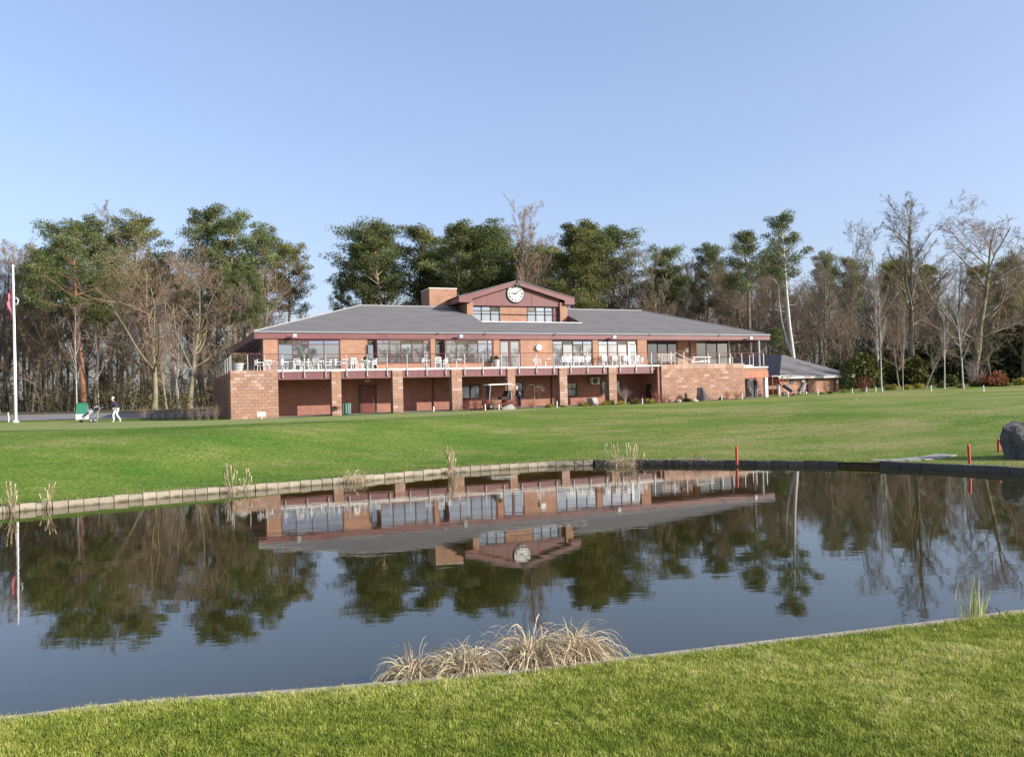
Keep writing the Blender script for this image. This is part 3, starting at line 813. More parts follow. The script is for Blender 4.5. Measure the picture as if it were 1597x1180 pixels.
BB().box(gl+.085, 16.72, gwf+.065, gwb, 10.80, 10.84).part('eaves_soffit', 'maroon', gab); BB().box(26.42, gr-.085, gwf+.065, gwb, 10.76, 10.80).part('eaves_soffit', 'maroon', gab)
BB().tube([(gl-.03,gwf,gzl-.04),(gl-.03,gwb,gzl-.04)], .05, 6).part('gutter', 'black', gab)
BB().prism([(gu-.32,gz-.42),(gu,gz-.16),(gu+.32,gz-.42),(gu+.2,gz-.5),(gu-.2,gz-.5)], gwf-.08, gwf-.005).part('apex_bracket', 'black', gab)
BB().tube([(gu,gwf-.05,gz-.2),(gu,gwf-.05,gz+.14)], .05).part('finial', 'black', gab)
gw = 9.55
BB().box(16.72, 17.28, gw-.12, 15.5, 8.1, 10.95).part('gable_wall', 'brick'); BB().box(25.66, 26.4, gw-.12, 15.5, 8.1, 10.95).part('gable_wall', 'brick')
BB().prism([(17.28,10.56),(25.66,10.56),(25.66,11.42),(gu,12.62),(17.28,11.40)], gw+.1, 15.4).part('gable_wall', 'brick')
pj = [(17.30,18.62),(18.63,20.05),(20.06,22.90),(22.91,25.64)]
def ptop(u): return gz - .34 - abs(u-gu)*(gz-gzl)/(gu-gl)
for a, b in pj:
    poly = [(a+.006,10.57),(b-.006,10.57),(b-.006,ptop(b-.006))] + ([(gu,ptop(gu))] if a < gu < b else []) + [(a+.006,ptop(a+.006))]
    BB().prism(poly, gw, gw+.06).part('gable_panel', 'maroon')
wall(19.92, 22.50, 9.75, 8.1, 10.55, d=.2)
window(17.3, 19.9, 8.5, 10.55, 9.80, [18.17, 19.03], 10.12, fr='darkframe', ft=.08); window(22.52, 25.1, 8.5, 10.55, 9.80, [23.4, 24.3], 10.12, fr='darkframe', ft=.08)
BB().box(25.1, 25.64, 9.72, 9.9, 8.1, 10.55).part('gable_wall', 'frame')
BB().lathe([(.02,9.0),(.36,8.95),(.36,8.6),(.34,8.5)], 12, (21.0,9.4,0)).part('roof_vent', 'grey')
# clock, nine minutes past nine
ck = BB().lathe([(.80,gw-.10),(.86,gw-.07),(.86,gw-.005),(.80,gw-.005)], 40, (gu-.10,0,11.67), 'y').part('clock', 'black', smooth=False)
cx, cz = gu-.10, 11.67
BB().lathe([(.765,gw-.122),(.765,gw-.102)], 40, (cx,0,cz), 'y').part('dial', 'dial', ck)
NUM = ['XII','I','II','III','IV','V','VI','VII','VIII','IX','X','XI']
for i, s_ in enumerate(NUM):
    a = R(30*i); b = BB(); wd = {'I': .06, 'V': .12, 'X': .12}
    tot = sum(wd[c] for c in s_); x = -tot/2; hh = .085
    def stroke(x0, z0, x1, z1, th=.018):
        pts = []
        d = Vector((x1-x0, z1-z0)); n = Vector((-d.y, d.x)).normalized()*th
        for (px, pz) in ((x0-n.x,z0-n.y),(x1-n.x,z1-n.y),(x1+n.x,z1+n.y),(x0+n.x,z0+n.y)):
            pz2 = pz+.615; pts.append((cx + px*math.cos(a)+pz2*math.sin(a), cz - px*math.sin(a)+pz2*math.cos(a)))
        b.prism(pts, gw-.130, gw-.1235)
    for c in s_:
        w_ = wd[c]; m_ = x+w_/2
        if c == 'I': stroke(m_, -hh, m_, hh, .026)
        elif c == 'V': stroke(m_-.045, hh, m_, -hh, .026); stroke(m_+.045, hh, m_, -hh)
        else: stroke(m_-.045, hh, m_+.045, -hh, .026); stroke(m_-.045, -hh, m_+.045, hh)
        x += w_
    b.part('numeral', 'black', ck)
def hand(ang, L, tail, wdt, y):
    d = Vector((math.sin(ang), math.cos(ang))); n = Vector((d.y, -d.x))
    pts = [(-tail, wdt), (L*.7, wdt*1.1), (L, wdt*.25), (L, -wdt*.25), (L*.7, -wdt*1.1), (-tail, -wdt)]
    BB().prism([(cx + d.x*p+n.x*q, cz + d.y*p+n.y*q) for p, q in pts], y-.006, y).part('hand', 'black', ck)
hand(R(30*9+4.5), .47, .14, .05, gw-.135); hand(R(56), .68, .20, .036, gw-.145)
# chimney behind the ridge
ch = BB().box(14.21, 16.78, 12.5, 15.3, 9.8, 12.36).part('chimney', 'brick')
BB().box(14.17, 16.82, 12.46, 15.34, 12.362, 12.44).part('chimney_cap', 'cap', ch)

# ================================================================ OUTBUILDING
ob = thing('outbuilding', 'low brick outbuilding with grey pyramid-ended roof beside the clubhouse', 'outbuilding', tuple(bw(49.2, 8, 1.6)), TH)
class OB(MB):
    def part(s, name, m, parent=None):
        s.v = [(x-49.2, y-8, z-1.6) for x, y, z in s.v] if parent is None or parent is ob else s.v
        return s.build(name, m, parent or ob)
OB().box(45.45, 52.75, 4.0, 20, 1.2, 3.5).part('wall', 'brick')
re_ = OB(); ez = 3.66
re_.tri((45.25,3.5,ez),(54.25,3.5,ez),(49.5,8.2,5.95)); re_.quad((45.25,20.5,ez),(45.25,3.5,ez),(49.5,8.2,5.95),(49.5,20.5,5.95)); re_.quad((54.25,3.5,ez),(54.25,20.5,ez),(49.5,20.5,5.95),(49.5,8.2,5.95))
orf = re_.part('roof', 'roof')
OB().box(45.25, 54.25, 3.5, 3.54, 3.47, 3.65).part('fascia', 'cap'); OB().box(45.25, 45.29, 3.55, 20.4, 3.47, 3.65).part('side_fascia', 'maroon'); OB().box(45.3, 54.2, 3.55, 20.4, 3.5, 3.52).part('eaves_soffit', 'maroon')
OB().tube([(45.2,3.46,3.68),(54.3,3.46,3.68)], .05).part('gutter', 'grey')
for u in (48.9, 52.2): OB().tube([(u,3.92,1.4),(u,3.92,3.46)], .05, 8).part('downpipe', 'frame')
OB().box(46.85, 47.3, 3.93, 3.99, 2.95, 3.4).part('window', 'darkframe'); OB().box(48.2, 48.5, 3.86, 3.99, 3.05, 3.3).part('wall_lamp', 'plastic'); OB().box(52.35, 52.6, 3.9, 3.99, 2.9, 3.2).part('wall_box', 'plastic')

# ================================================================ TREES
def frames(D):
    D = D/np.linalg.norm(D, axis=1, keepdims=True)
    ref = np.where(np.abs(D[:, 2:3]) > 0.9, np.array([[1., 0, 0]]), np.array([[0, 0, 1.]]))
    A = np.cross(D, ref); A /= np.linalg.norm(A, axis=1, keepdims=True)
    return A, np.cross(D, A)
def seg_mesh(name, segs, sides, m, hue_rng=None):
    S = np.array([(*a, *b, r0, r1) for a, b, r0, r1 in segs], float)
    A, B = frames(S[:, 3:6]-S[:, 0:3])
    N = len(S); V = np.zeros((N, 2, sides, 3))
    for j in range(sides):
        an = 2*math.pi*j/sides
        o = A*math.cos(an)+B*math.sin(an)
        V[:, 0, j] = S[:, 0:3]+o*S[:, 6:7]; V[:, 1, j] = S[:, 3:6]+o*S[:, 7:8]
    base = np.arange(N)[:, None]*2*sides
    F = np.concatenate([np.stack([base[:, 0]+j, base[:, 0]+(j+1) % sides, base[:, 0]+sides+(j+1) % sides, base[:, 0]+sides+j], 1) for j in range(sides)])
    hue = None
    if hue_rng is not None: hue = np.repeat(hue_rng.random(N), 2*sides)
    return np_mesh(name, V.reshape(-1, 3), F, m, hue, smooth=sides > 4)
def rdir(rd): 
    v = Vector((rd.gauss(0,1), rd.gauss(0,1), rd.gauss(0,1))); return v.normalized()
def grow(segs, p, d, L, r, lv, P, rd):
    ns = P['ns'][lv]; st = P['start'][lv] if lv < len(P['start']) else 0; n_ch = P['nch'][lv] if lv < len(P['nch']) else 0
    for i in range(ns):
        t = (i+1)/ns
        d = (d + rdir(rd)*P['wander'][lv] + Vector((0,0,1))*P['up'][lv]).normalized()
        q = p + d*(L/ns); r2 = r*(1-0.75/ns) if lv else P['r0']*(1-0.92*t**P.get('tap', 1.0))
        segs[lv].append((p, q, r, r2))
        if n_ch and t > st:
            k = n_ch if isinstance(n_ch, int) else (int(n_ch) + (rd.random() < n_ch % 1))
            for _ in range(k):
                ax = d.cross(rdir(rd)).normalized()
                cd = Matrix.Rotation(rd.uniform(*P['ang'][lv]), 3, ax) @ d
                sh = P['shape'](t) if lv == 0 else (1.15-0.6*t)
                grow(segs, p.lerp(q, rd.random()), cd, L*P['ratio'][lv]*rd.uniform(.7, 1.2)*sh, min(r2*P.get('cr', .62), P['rmax'][lv]), lv+1, P, rd)
        p, r = q, r2
BARE = {
 'ash': dict(ns=[12,5,4,3,2], start=[.34,.15,.1,.1], nch=[2.1,1.5,1.5,1.3], wander=[.05,.14,.2,.25,.25], up=[.03,.13,.09,.05,.03], ang=[(.45,.9),(.4,.8),(.4,.9),(.4,.9)], ratio=[.37,.50,.58,.66], rmax=[.15,.048,.020,.012], r0=.30, shape=lambda t: 1.25-.75*t),
 'oak': dict(ns=[8,6,5,3,2], start=[.28,.12,.1,.1], nch=[2.2,1.5,1.5,1.5], wander=[.10,.24,.28,.3,.3], up=[.02,.06,.05,.03,.0], ang=[(.7,1.2),(.5,1.0),(.5,1.0),(.5,1.0)], ratio=[.52,.48,.54,.60], rmax=[.22,.065,.022,.012], r0=.38, tap=.9, shape=lambda t: 1.2-.55*t),
 'birch': dict(ns=[12,5,4,3], start=[.28,.2,.1], nch=[2.6,2.4,2.2], wander=[.05,.14,.2,.2], up=[.03,.08,-.02,-.10], ang=[(.4,.75),(.4,.8),(.4,.8)], ratio=[.27,.42,.5], rmax=[.06,.022,.012], r0=.17, shape=lambda t: 1.2-.8*t),
}
M['bark_grey'] = mat('grey_brown_bark', (0.12, 0.10, 0.07), 0.95, 0.4, 1.2, col2=(0.29, 0.245, 0.175), bump=0.8, bscale=6, rand=.25)
M['bark_moss'] = mat('mossy_bark', (0.15, 0.125, 0.075), 0.95, 0.4, 0.9, col2=(0.25, 0.225, 0.14), bump=0.8, bscale=6, rand=.2)
M['bark_birch'] = mat('white_birch_bark', (0.58, 0.55, 0.50), 0.8, 0.4, 2.6, col2=(0.30, 0.27, 0.23), bump=0.3, stretch=(1, 1, 2.5))
M['bark_pine'] = mat('pine_bark', (0.17, 0.12, 0.09), 0.95, 0.4, 0.7, col2=(0.33, 0.235, 0.165), bump=0.8, bscale=5, rand=.2)
M['bark_red'] = mat('orange_pine_bark', (0.30, 0.125, 0.06), 0.95, 0.4, 0.8, col2=(0.20, 0.11, 0.075), bump=0.8, bscale=5)
M['twig_grey'] = leaf_mat('grey_brown_twigs', (0.13, 0.105, 0.075), (0.29, 0.235, 0.165), 0, 0.95)
M['twig_red'] = leaf_mat('reddish_twigs', (0.16, 0.11, 0.078), (0.33, 0.23, 0.155), 0, 0.95)
M['twig_birch'] = leaf_mat('purple_birch_twigs', (0.14, 0.10, 0.088), (0.30, 0.22, 0.19), 0, 0.95)
M['needles'] = leaf_mat('pine_needles', (0.045, 0.068, 0.026), (0.22, 0.245, 0.085), 0.3, 0.65)
M['needles_y'] = leaf_mat('yellowish_pine_needles', (0.068, 0.080, 0.026), (0.28, 0.275, 0.085), 0.3, 0.65)

def bare_proto(kind, seed, tm, cm):
    rd = random.Random(seed); P = BARE[kind]; segs = [[] for _ in P['ns']]
    H = 20.0
    grow(segs, Vector((0,0,-.3)), Vector((rd.uniform(-.06,.06), rd.uniform(-.06,.06), 1)).normalized(), H*.9, P['r0'], 0, P, rd)
    flare = [(Vector((0,0,-.4)), Vector((0,0,.9)), P['r0']*1.5, P['r0']*1.0)]
    tr = seg_mesh('trunk', segs[0]+segs[1]+flare, 7, tm)
    fine = [s for l in segs[2:] for s in l]
    top = max(s[1].z for l in segs for s in l)
    fine = [(a, b, max(r0, .011), max(r1*.8, .008)) for a, b, r0, r1 in fine]
    return tr, seg_mesh('crown', fine, 3, cm, np.random.default_rng(seed)), top, len(fine)

def tufts(centers, radii, n, size, rg, flat=.55, aspect=.32):
    """n leaf-sized faces per clump, scattered through the clump and denser at its skin"""
    C = np.asarray(centers, float); Rr = np.asarray(radii, float); N = len(C)
    D = rg.normal(size=(N, n, 3)); D /= np.linalg.norm(D, axis=2, keepdims=True)
    rad = rg.random((N, n, 1))**0.45
    Pp = C[:, None] + D*rad*Rr[:, None, None]*np.array([1, 1, flat])
    Pp = Pp.reshape(-1, 3)
    ax = D.reshape(-1, 3)*.8 + rg.normal(size=(N*n, 3))*.7 + np.array([0, 0, .25]); ax /= np.linalg.norm(ax, axis=1, keepdims=True)
    sd = np.cross(ax, rg.normal(size=(N*n, 3))); sd /= np.linalg.norm(sd, axis=1, keepdims=True)
    s = size*rg.uniform(.6, 1.3, (N*n, 1)); w = s*aspect
    V = np.stack([Pp-sd*w*.5, Pp+ax*s*.5-sd*w*.6, Pp+ax*s, Pp+ax*s*.5+sd*w*.6], 1)
    V[:, 0] = Pp
    F = np.arange(N*n*4).reshape(-1, 4)
    hue = np.repeat(np.clip(np.repeat(rg.normal(.5, .2, N), n)+rg.normal(0, .2, N*n), 0, 1), 4)
    return V.reshape(-1, 3), F, hue
def pine_proto(seed, tm, nm, crown=.5, rmax=3.6, nlimb=26, dense=1.0, lean=.04, fork=False):
    rd = random.Random(seed); rg = np.random.default_rng(seed); H = 20.0
    segs = []; pts = [Vector((0,0,-.3))]; d = Vector((rd.uniform(-lean,lean), rd.uniform(-lean,lean), 1)).normalized()
    n = 16
    for i in range(n):
        d = (d + rdir(rd)*.055 + Vector((0,0,.05))).normalized(); pts.append(pts[-1]+d*(H*.95/n))
    def rad(t): return .27*(1-t)**.75+.03
    for i in range(n): segs.append((pts[i], pts[i+1], rad(i/n), rad((i+1)/n)))
    segs.append((Vector((0,0,-.4)), Vector((0,0,.8)), .40, .27))
    C, Rr = [], []
    c0 = 1-crown
    def at(t):
        x = t*n; i = min(int(x), n-1); return pts[i].lerp(pts[i+1], x-i)
    if fork:
        q = at(.22); dd = Vector((-.34, .05, 1)).normalized(); r = .17
        for j in range(7):
            dd = (dd + Vector((.05, 0, .06)) + rdir(rd)*.06).normalized(); e = q+dd*1.15; segs.append((q, e, r, r*.86)); q, r = e, r*.86
        for _ in range(3): segs.append((q, q+rdir(rd)*1.2+Vector((0,0,.8)), .04, .015)); 
        C += [tuple(q+rdir(rd)*.7+Vector((0,0,.4))) for _ in range(5)]; Rr += [.75]*5
    # dead stubs below the crown
    for k in range(7):
        p = at(rd.uniform(.25, c0)); a = rd.uniform(0, 6.28)
        segs.append((p, p+Vector((math.cos(a), math.sin(a), rd.uniform(-.2,.3)))*rd.uniform(.5, 1.8), .035, .012))
    for k in range(nlimb):
        t = c0 + crown*((k+rd.random())/nlimb)*.97
        s = (t-c0)/crown
        ln = rmax*(math.sqrt(max(.04, 1-((s-.36)/.70)**2)))*rd.uniform(.55, 1.12)
        a = k*2.4+rd.uniform(-.5,.5)
        p = at(t); dd = Vector((math.cos(a), math.sin(a), rd.uniform(-.05,.45)+.5*s)).normalized(); r = .085*(1-s*.6)
        L4 = 4
        for j in range(L4):
            dd = (dd + rdir(rd)*.22 + Vector((0,0,.12))).normalized(); q = p+dd*ln/L4; r2 = r*.72
            segs.append((p, q, r, r2))
            if j >= 1:
                for _ in range(2 if j < 3 else 3):
                    off = rdir(rd)*rd.uniform(.3, .85)*min(1.0, ln*.35); off.z *= .5
                    C.append(tuple(q+off)); Rr.append(rd.uniform(.5, .95)*min(1.1, .45+ln*.2))
                    segs.append((q, q+off, r2*.5, .012))
            p, r = q, r2
    for _ in range(5): C.append(tuple(pts[-1]+rdir(rd)*.6)); Rr.append(rd.uniform(.5,.9))
    V, F, hue = tufts(C, Rr, int(112*dense), .23, rg, .5, .28)
    tr = seg_mesh('trunk', segs, 6, tm)
    return tr, np_mesh('crown', V, F, nm, hue), max(pts[-1].z+.5, float(V[:, 2].max())-.15), len(F)
PROTO = {'pine': [pine_proto(s, 'bark_pine', nm, c, r, nl, dn) for s, nm, c, r, nl, dn in
            ((1,'needles',.38,3.7,27,.95),(2,'needles_y',.42,3.5,28,.85),(3,'needles',.36,4.0,25,.95),(4,'needles',.44,3.3,29,.9),(5,'needles_y',.38,3.8,25,.85),(6,'needles',.40,3.6,24,.8),(7,'needles',.47,3.9,32,.85))],
         'densepine': [pine_proto(21, 'bark_pine', 'needles_y', .54, 3.5, 42, 1.05)],
         'redpine': [pine_proto(31, 'bark_red', 'needles', .50, 4.2, 26, .9)],
         'whitepine': [pine_proto(41, 'bark_birch', 'needles', .34, 3.0, 17, .8, .05, True)],
         'ash': [bare_proto('ash', s, tm, cm) for s, tm, cm in ((51,'bark_grey','twig_grey'),(52,'bark_moss','twig_grey'),(53,'bark_grey','twig_red'),(54,'bark_grey','twig_grey'))],
         'oak': [bare_proto('oak', s, tm, cm) for s, tm, cm in ((61,'bark_moss','twig_red'),(62,'bark_grey','twig_grey'),(63,'bark_moss','twig_red'))],
         'birch': [bare_proto('birch', s, 'bark_birch', 'twig_birch') for s in (71, 72, 73)]}
NAMES = {'pine': 'pine_tree', 'densepine': 'pine_tree', 'redpine': 'pine_tree', 'whitepine': 'pine_tree', 'ash': 'bare_tree', 'oak': 'bare_oak', 'birch': 'birch_tree'}
def plant(kind, x, y, h, wide, label, group, idx=None, rz=None, lean=None):
    ps = PROTO[kind]; tr, cr_, top, _n = ps[(rnd.randrange(len(ps)) if idx is None else idx) % len(ps)]
    z = zg(x, y)
    o = thing(NAMES[kind], label, 'tree', (x, y, z-.05), rnd.uniform(0, 6.28) if rz is None else rz, group)
    s = h/top; o.scale = (s*wide, s*wide, s)
    if lean: o.rotation_euler = (lean[0], lean[1], o.rotation_euler[2])
    link('trunk', tr, o); link('crown', cr_, o)
    return o
HERO = [
    ('pine', -52.66, 92, 18.4, 1.0, 'dark pine crowded at the edge of the wood just beyond the flagpole'),
    ('pine', -53.8, 98, 20.4, 1.0, 'shadowed pine standing second from the flagpole in the wood'),
    ('redpine', -43.6, 84, 20.0, 1.15, 'tall orange-barked pine rising behind the green utility box'),
    ('pine', -45.71, 94, 22.3, 1.0, 'rounded pine crown directly behind the orange-barked pine'),
    ('pine', -43.06, 98, 23.3, 1.15, 'dome-topped pine over the forked bare oak'),
    ('pine', -37.69, 100, 24.6, 1.0, 'tallest pine of the wood beside the road, narrow peaked top'),
    ('pine', -32.45, 96, 22.6, 1.15, 'broad dark pine between the tallest pine and the clubhouse roof'),
    ('pine', -29.6, 100, 22.1, 0.85, 'pale-trunked pine rising behind the roof corner with the floodlight'),
    ('pine', -28.21, 104, 20.5, 0.85, 'last pine of the road-side wood, next to the gap of sky'),
    ('pine', -31.18, 90, 15.1, 0.7, 'slim pine with long bare sunlit trunk near the terrace corner'),
    ('pine', -28.78, 90, 16.4, 0.7, 'slender pine with a mossy trunk beside the terrace corner'),
    ('oak', -35.66, 82, 18.5, 1.0, 'forked bare oak with spreading mossy limbs beside the road'),
    ('oak', -33.79, 86, 18.1, 1.0, 'wide bare oak with reddish twigs beside the forked oak'),
    ('ash', -51.7, 104, 25.8, 1.0, 'bare tree whose twigs stick out above the pines'),
    ('ash', -56.59, 96, 20.9, 1.0, 'grey bare tree behind the top of the flagpole'),
    ('ash', -60.22, 98, 21.0, 1.0, 'grey bare tree on the outer side of the flagpole'),
    ('oak', -32.7, 92, 18.8, 0.8, 'bare brown-twigged tree under the broad dark pine'),
    ('oak', -29.94, 97, 19.6, 0.8, 'bare brown-twigged tree below the pale-trunked pine'),
    ('birch', -42.34, 80, 10.9, 0.7, 'thin white-stemmed birch just behind the green utility box'),
    ('birch', -30.94, 76, 8.4, 0.55, 'small white-stemmed birch with purplish twigs near the twiggy hedge'),
    ('birch', -30.24, 78, 8.3, 0.6, 'purple-twigged birch beside the clubhouse side wall'),
    ('ash', -33.14, 130, 15.8, 0.9, 'distant bare tree showing over the roof in the gap of sky'),
    ('pine', -21.77, 104, 15.7, 0.6, 'low leaning pine at the edge of the sky gap over the roof'),
    ('pine', -19.66, 104, 23.2, 1.4, 'big rounded pine standing first behind the clubhouse roof'),
    ('pine', -14.47, 100, 21.5, 1.22, 'yellowish pine behind the roof between two darker pines'),
    ('pine', -12.02, 106, 23.1, 1.34, 'dark pine behind the roof, next to the brick chimney'),
    ('pine', -6.35, 100, 21.4, 1.22, 'orange-trunked pine right behind the brick chimney'),
    ('pine', -9.6, 108, 19.9, 1.22, 'shorter dark pine tucked behind the chimney pines'),
    ('pine', -2.82, 102, 22.0, 1.34, 'flat-topped pine behind the sloping gable roof'),
    ('pine', 0.38, 108, 22.5, 1.22, 'dark pine behind the gable peak and the bare tree'),
    ('ash', 0.99, 96, 24.0, 0.9, 'tall bare tree rising right behind the clock gable'),
    ('pine', 3.75, 104, 19.7, 1.22, 'dark pine in the hollow between the bare tree and the dense pine'),
    ('densepine', 6.77, 98, 21.0, 1.15, 'dense full pine beside the clock gable'),
    ('pine', 10.46, 102, 21.4, 1.34, 'broad pine touching the dense full pine'),
    ('pine', 12.93, 104, 21.0, 1.22, 'outermost pine of the clump behind the roof ridge'),
    ('ash', 15.14, 100, 18.6, 1.0, 'grey bare tree just past the pine clump over the ridge end'),
    ('ash', 17.12, 98, 17.5, 1.0, 'grey bare tree over the ridge end of the roof'),
    ('pine', 21.17, 102, 18.6, 1.0, 'green pine between grey bare trees over the sloping hip'),
    ('pine', 24.42, 104, 19.1, 0.9, 'smaller pine next to the green pine over the sloping hip'),
    ('ash', 26.03, 100, 16.4, 0.9, 'grey bare tree between the small pine and the ivy pine'),
    ('pine', 27.81, 96, 19.2, 0.95, 'round-topped pine with an ivy-clad trunk'),
    ('whitepine', 29.0, 84, 18.4, 0.9, 'open ragged pine on a white leaning forked trunk'),
    ('ash', 31.72, 100, 16.3, 0.9, 'bare tree between the round-topped pine and the white-trunked pine'),
    ('ash', 38.87, 102, 16.4, 1.0, 'bare tree behind the outbuilding roof slope'),
    ('ash', 39.73, 96, 20.0, 0.7, 'slim bare tree with upright twin stems'),
    ('birch', 40.86, 92, 18.6, 1.0, 'tall pale birch beside the slim twin-stemmed tree'),
    ('pine', 45.09, 110, 17.6, 0.9, 'dark pine low behind the twin-stemmed tree'),
    ('ash', 44.94, 92, 22.3, 1.25, 'tallest bare tree, with upswept limbs'),
    ('oak', 50.34, 90, 21.0, 1.25, 'great wide-crowned bare tree next to the tallest one'),
    ('ash', 56.99, 92, 18.0, 1.1, 'bare tree cut off by the picture edge over the dark evergreens'),
    ('pine', 52.71, 112, 17.3, 0.9, 'dark pine showing between the tall birch and the tallest bare tree'),
    ('birch', 33.19, 74, 10.7, 0.7, 'white-barked birch at the lawn edge past the outbuilding'),
    ('birch', 36.06, 76, 8.5, 0.5, 'thin pale birch with a straight clean stem at the lawn edge'),
    ('birch', 39.88, 76, 10.1, 0.7, 'leaning white birch at the lawn edge'),
    ('birch', 40.52, 74, 11.0, 0.8, 'white birch with a curved foot at the lawn edge'),
    ('oak', 39.07, 78, 8.6, 0.6, 'dark slanting tree at the lawn edge between the birches'),
]
for i, (k, x, y, h, wd, lab) in enumerate(HERO):
    ln = {'leaning white birch': (0, .12), 'dark slanting tree': (0, .34), 'open ragged pine': (0, -.06), 'low leaning pine': (0, -.10), 'white birch with a curved': (0, .07)}
    plant(k, x, y, h, wd, lab, 'trees of the wood around the clubhouse', idx=i, lean=next((v for q, v in ln.items() if lab.startswith(q)), None), rz=0 if k == 'whitepine' else None)
SHORT = ['the pine beyond the flagpole', 'the second pine from the flagpole', 'the orange-barked pine', 'the rounded pine beside the orange-barked one', 'the dome-topped pine', 'the tallest pine by the road', 'the broad dark pine', 'the pale-trunked pine', 'the last pine before the sky gap', 'the slim bare-trunked pine', 'the slender mossy pine', 'the forked mossy oak', 'the wide reddish oak', 'the twiggy tree above the pines', 'the bare tree at the flagpole top', 'the bare tree outside the flagpole', 'the brown tree under the broad pine', 'the brown tree under the pale-trunked pine', 'the birch by the green cabinet', 'the small birch near the hedge', 'the purple-twigged birch', 'the distant tree in the sky gap', 'the leaning pine over the roof', 'the first big pine behind the roof', 'the yellowish pine behind the roof', 'the dark pine near the chimney', 'the pine right behind the chimney', 'the short pine near the chimney', 'the flat-topped pine at the gable', 'the pine at the gable peak', 'the bare tree over the clock', 'the pine beside the gable tree', 'the dense pine by the clock gable', 'the broad pine by the dense one', 'the outermost pine over the ridge', 'the bare tree past the pine clump', 'the bare tree over the ridge end', 'the green pine over the hip', 'the smaller pine over the hip', 'the bare tree by the ivy pine', 'the ivy-clad pine', 'the white-trunked pine', 'the bare tree by the white-trunked pine', 'the bare tree above the outbuilding', 'the twin-stemmed tree', 'the tall pale birch', 'the low dark pine by the twin stems', 'the tallest bare tree', 'the great wide-crowned tree', 'the bare tree cut by the picture edge', 'the pine between birch and tallest tree', 'the white-barked lawn birch', 'the thin straight birch', 'the leaning white birch', 'the curved-foot birch', 'the slanting dark tree']
# the rest of the wood, standing behind and between those
def fill(n, px0, px1, y0, y1, top0, top1, mix, lab, seed):
    rd = random.Random(seed); k = 0
    for i in range(n):
        y = rd.uniform(y0, y1); px = px0+(px1-px0)*(i+rd.random())/n
        x = (px-798.5)/1284*y
        top = rd.uniform(top0, top1); hor = 613-.0262*(px-798.5)
        h = (hor-top)*y/1284+2.77-zg(x, y)
        kind = rd.choices(list(mix), list(mix.values()))[0]
        w = rd.uniform(.75, 1.1)
        hero = min(range(len(HERO)), key=lambda q: abs(HERO[q][1]/HERO[q][2]-x/y))
        szw = 'low' if h < 11 else 'middling' if h < 15 else 'tall'
        plant(kind, x, y, max(6, h), w, f'{szw} {lab[kind]} behind {SHORT[hero]}', 'trees massed in the wood', lean=(rd.uniform(-.05,.05), rd.uniform(-.05,.05)))
LL = {'pine': 'dark pine', 'ash': 'grey bare tree', 'oak': 'brown bare oak', 'birch': 'pale birch'}
LR = LM = LL
fill(38, -150, 405, 88, 118, 378, 440, {'pine': 4, 'ash': 4, 'oak': 3, 'birch': .6}, LL, 1)
fill(44, -150, 440, 84, 130, 430, 520, {'ash': 4, 'oak': 3, 'pine': 1.2, 'birch': 1}, LL, 2)
fill(14, 560, 965, 110, 132, 362, 400, {'pine': 5, 'ash': 1}, LM, 3)
fill(62, 965, 1760, 96, 135, 385, 440, {'ash': 6, 'oak': 3, 'pine': 1.6, 'birch': .8}, LR, 4)
fill(64, 965, 1760, 88, 130, 430, 530, {'ash': 5, 'oak': 3, 'pine': .6, 'birch': 1}, LR, 5)

fill(40, 1000, 1760, 100, 130, 405, 470, {'ash': 5, 'oak': 4, 'birch': 1}, LR, 6)
# undergrowth: nobody could count these stems and leaves
def brush(name, label, n, boxes, h0, h1, m, seed, leafy=0, lm=None):
    rg = np.random.default_rng(seed); rd = random.Random(seed); segs = []; C = []; Rr = []
    for i in range(n):
        px0, px1, y0, y1 = rd.choice(boxes); y = rd.uniform(y0, y1); x = (rd.uniform(px0, px1)-798.5)/1284*y
        z = zg(x, y); h = rd.uniform(h0, h1)*rd.uniform(.6, 1); p = Vector((x, y, z-.1)); d = Vector((rd.gauss(0,.16), rd.gauss(0,.16), 1)).normalized(); r = .012+.006*h
        for j in range(3):
            d = (d+rdir(rd)*.2).normalized(); q = p+d*h/3; segs.append((p, q, r, r*.7)); 
            for _ in range(3):
                e = (d*.6+rdir(rd)).normalized(); e.z = abs(e.z)*.8; s = q+e*h*rd.uniform(.1,.28); segs.append((q, s, r*.4, .006))
                f = (e+rdir(rd)*.8).normalized(); segs.append((s, s+f*h*.12, .008, .004))
            p, r = q, r*.7
        if leafy and rd.random() < leafy:
            for _ in range(4): C.append((x+rd.gauss(0,.8), y+rd.gauss(0,.8), z+rd.uniform(.2, h*.55))); Rr.append(rd.uniform(.4, 1.1))
    o = tag(link(name, seg_mesh(name, segs, 3, m, rg)), label, None, None, 'stuff')
    if C:
        V, F, hue = tufts(C, Rr, 60, .22, rg, .7, .45)
        tag(link(name+'_leaves', np_mesh(name, V, F, lm, hue)), 'olive evergreen undergrowth low between the trunks', None, None, 'stuff')
M['olive'] = leaf_mat('olive_leaves', (0.05, 0.055, 0.02), (0.20, 0.18, 0.065), 0.2, 0.7)
brush('undergrowth', 'tangle of bare brown saplings between the trunks', 3300, [(-200,340,83,125),(340,480,88,120),(965,1330,88,125),(1330,1760,101,125),(965,1760,101,130)], 2.0, 8.0, 'twig_grey', 8, .24, 'olive')

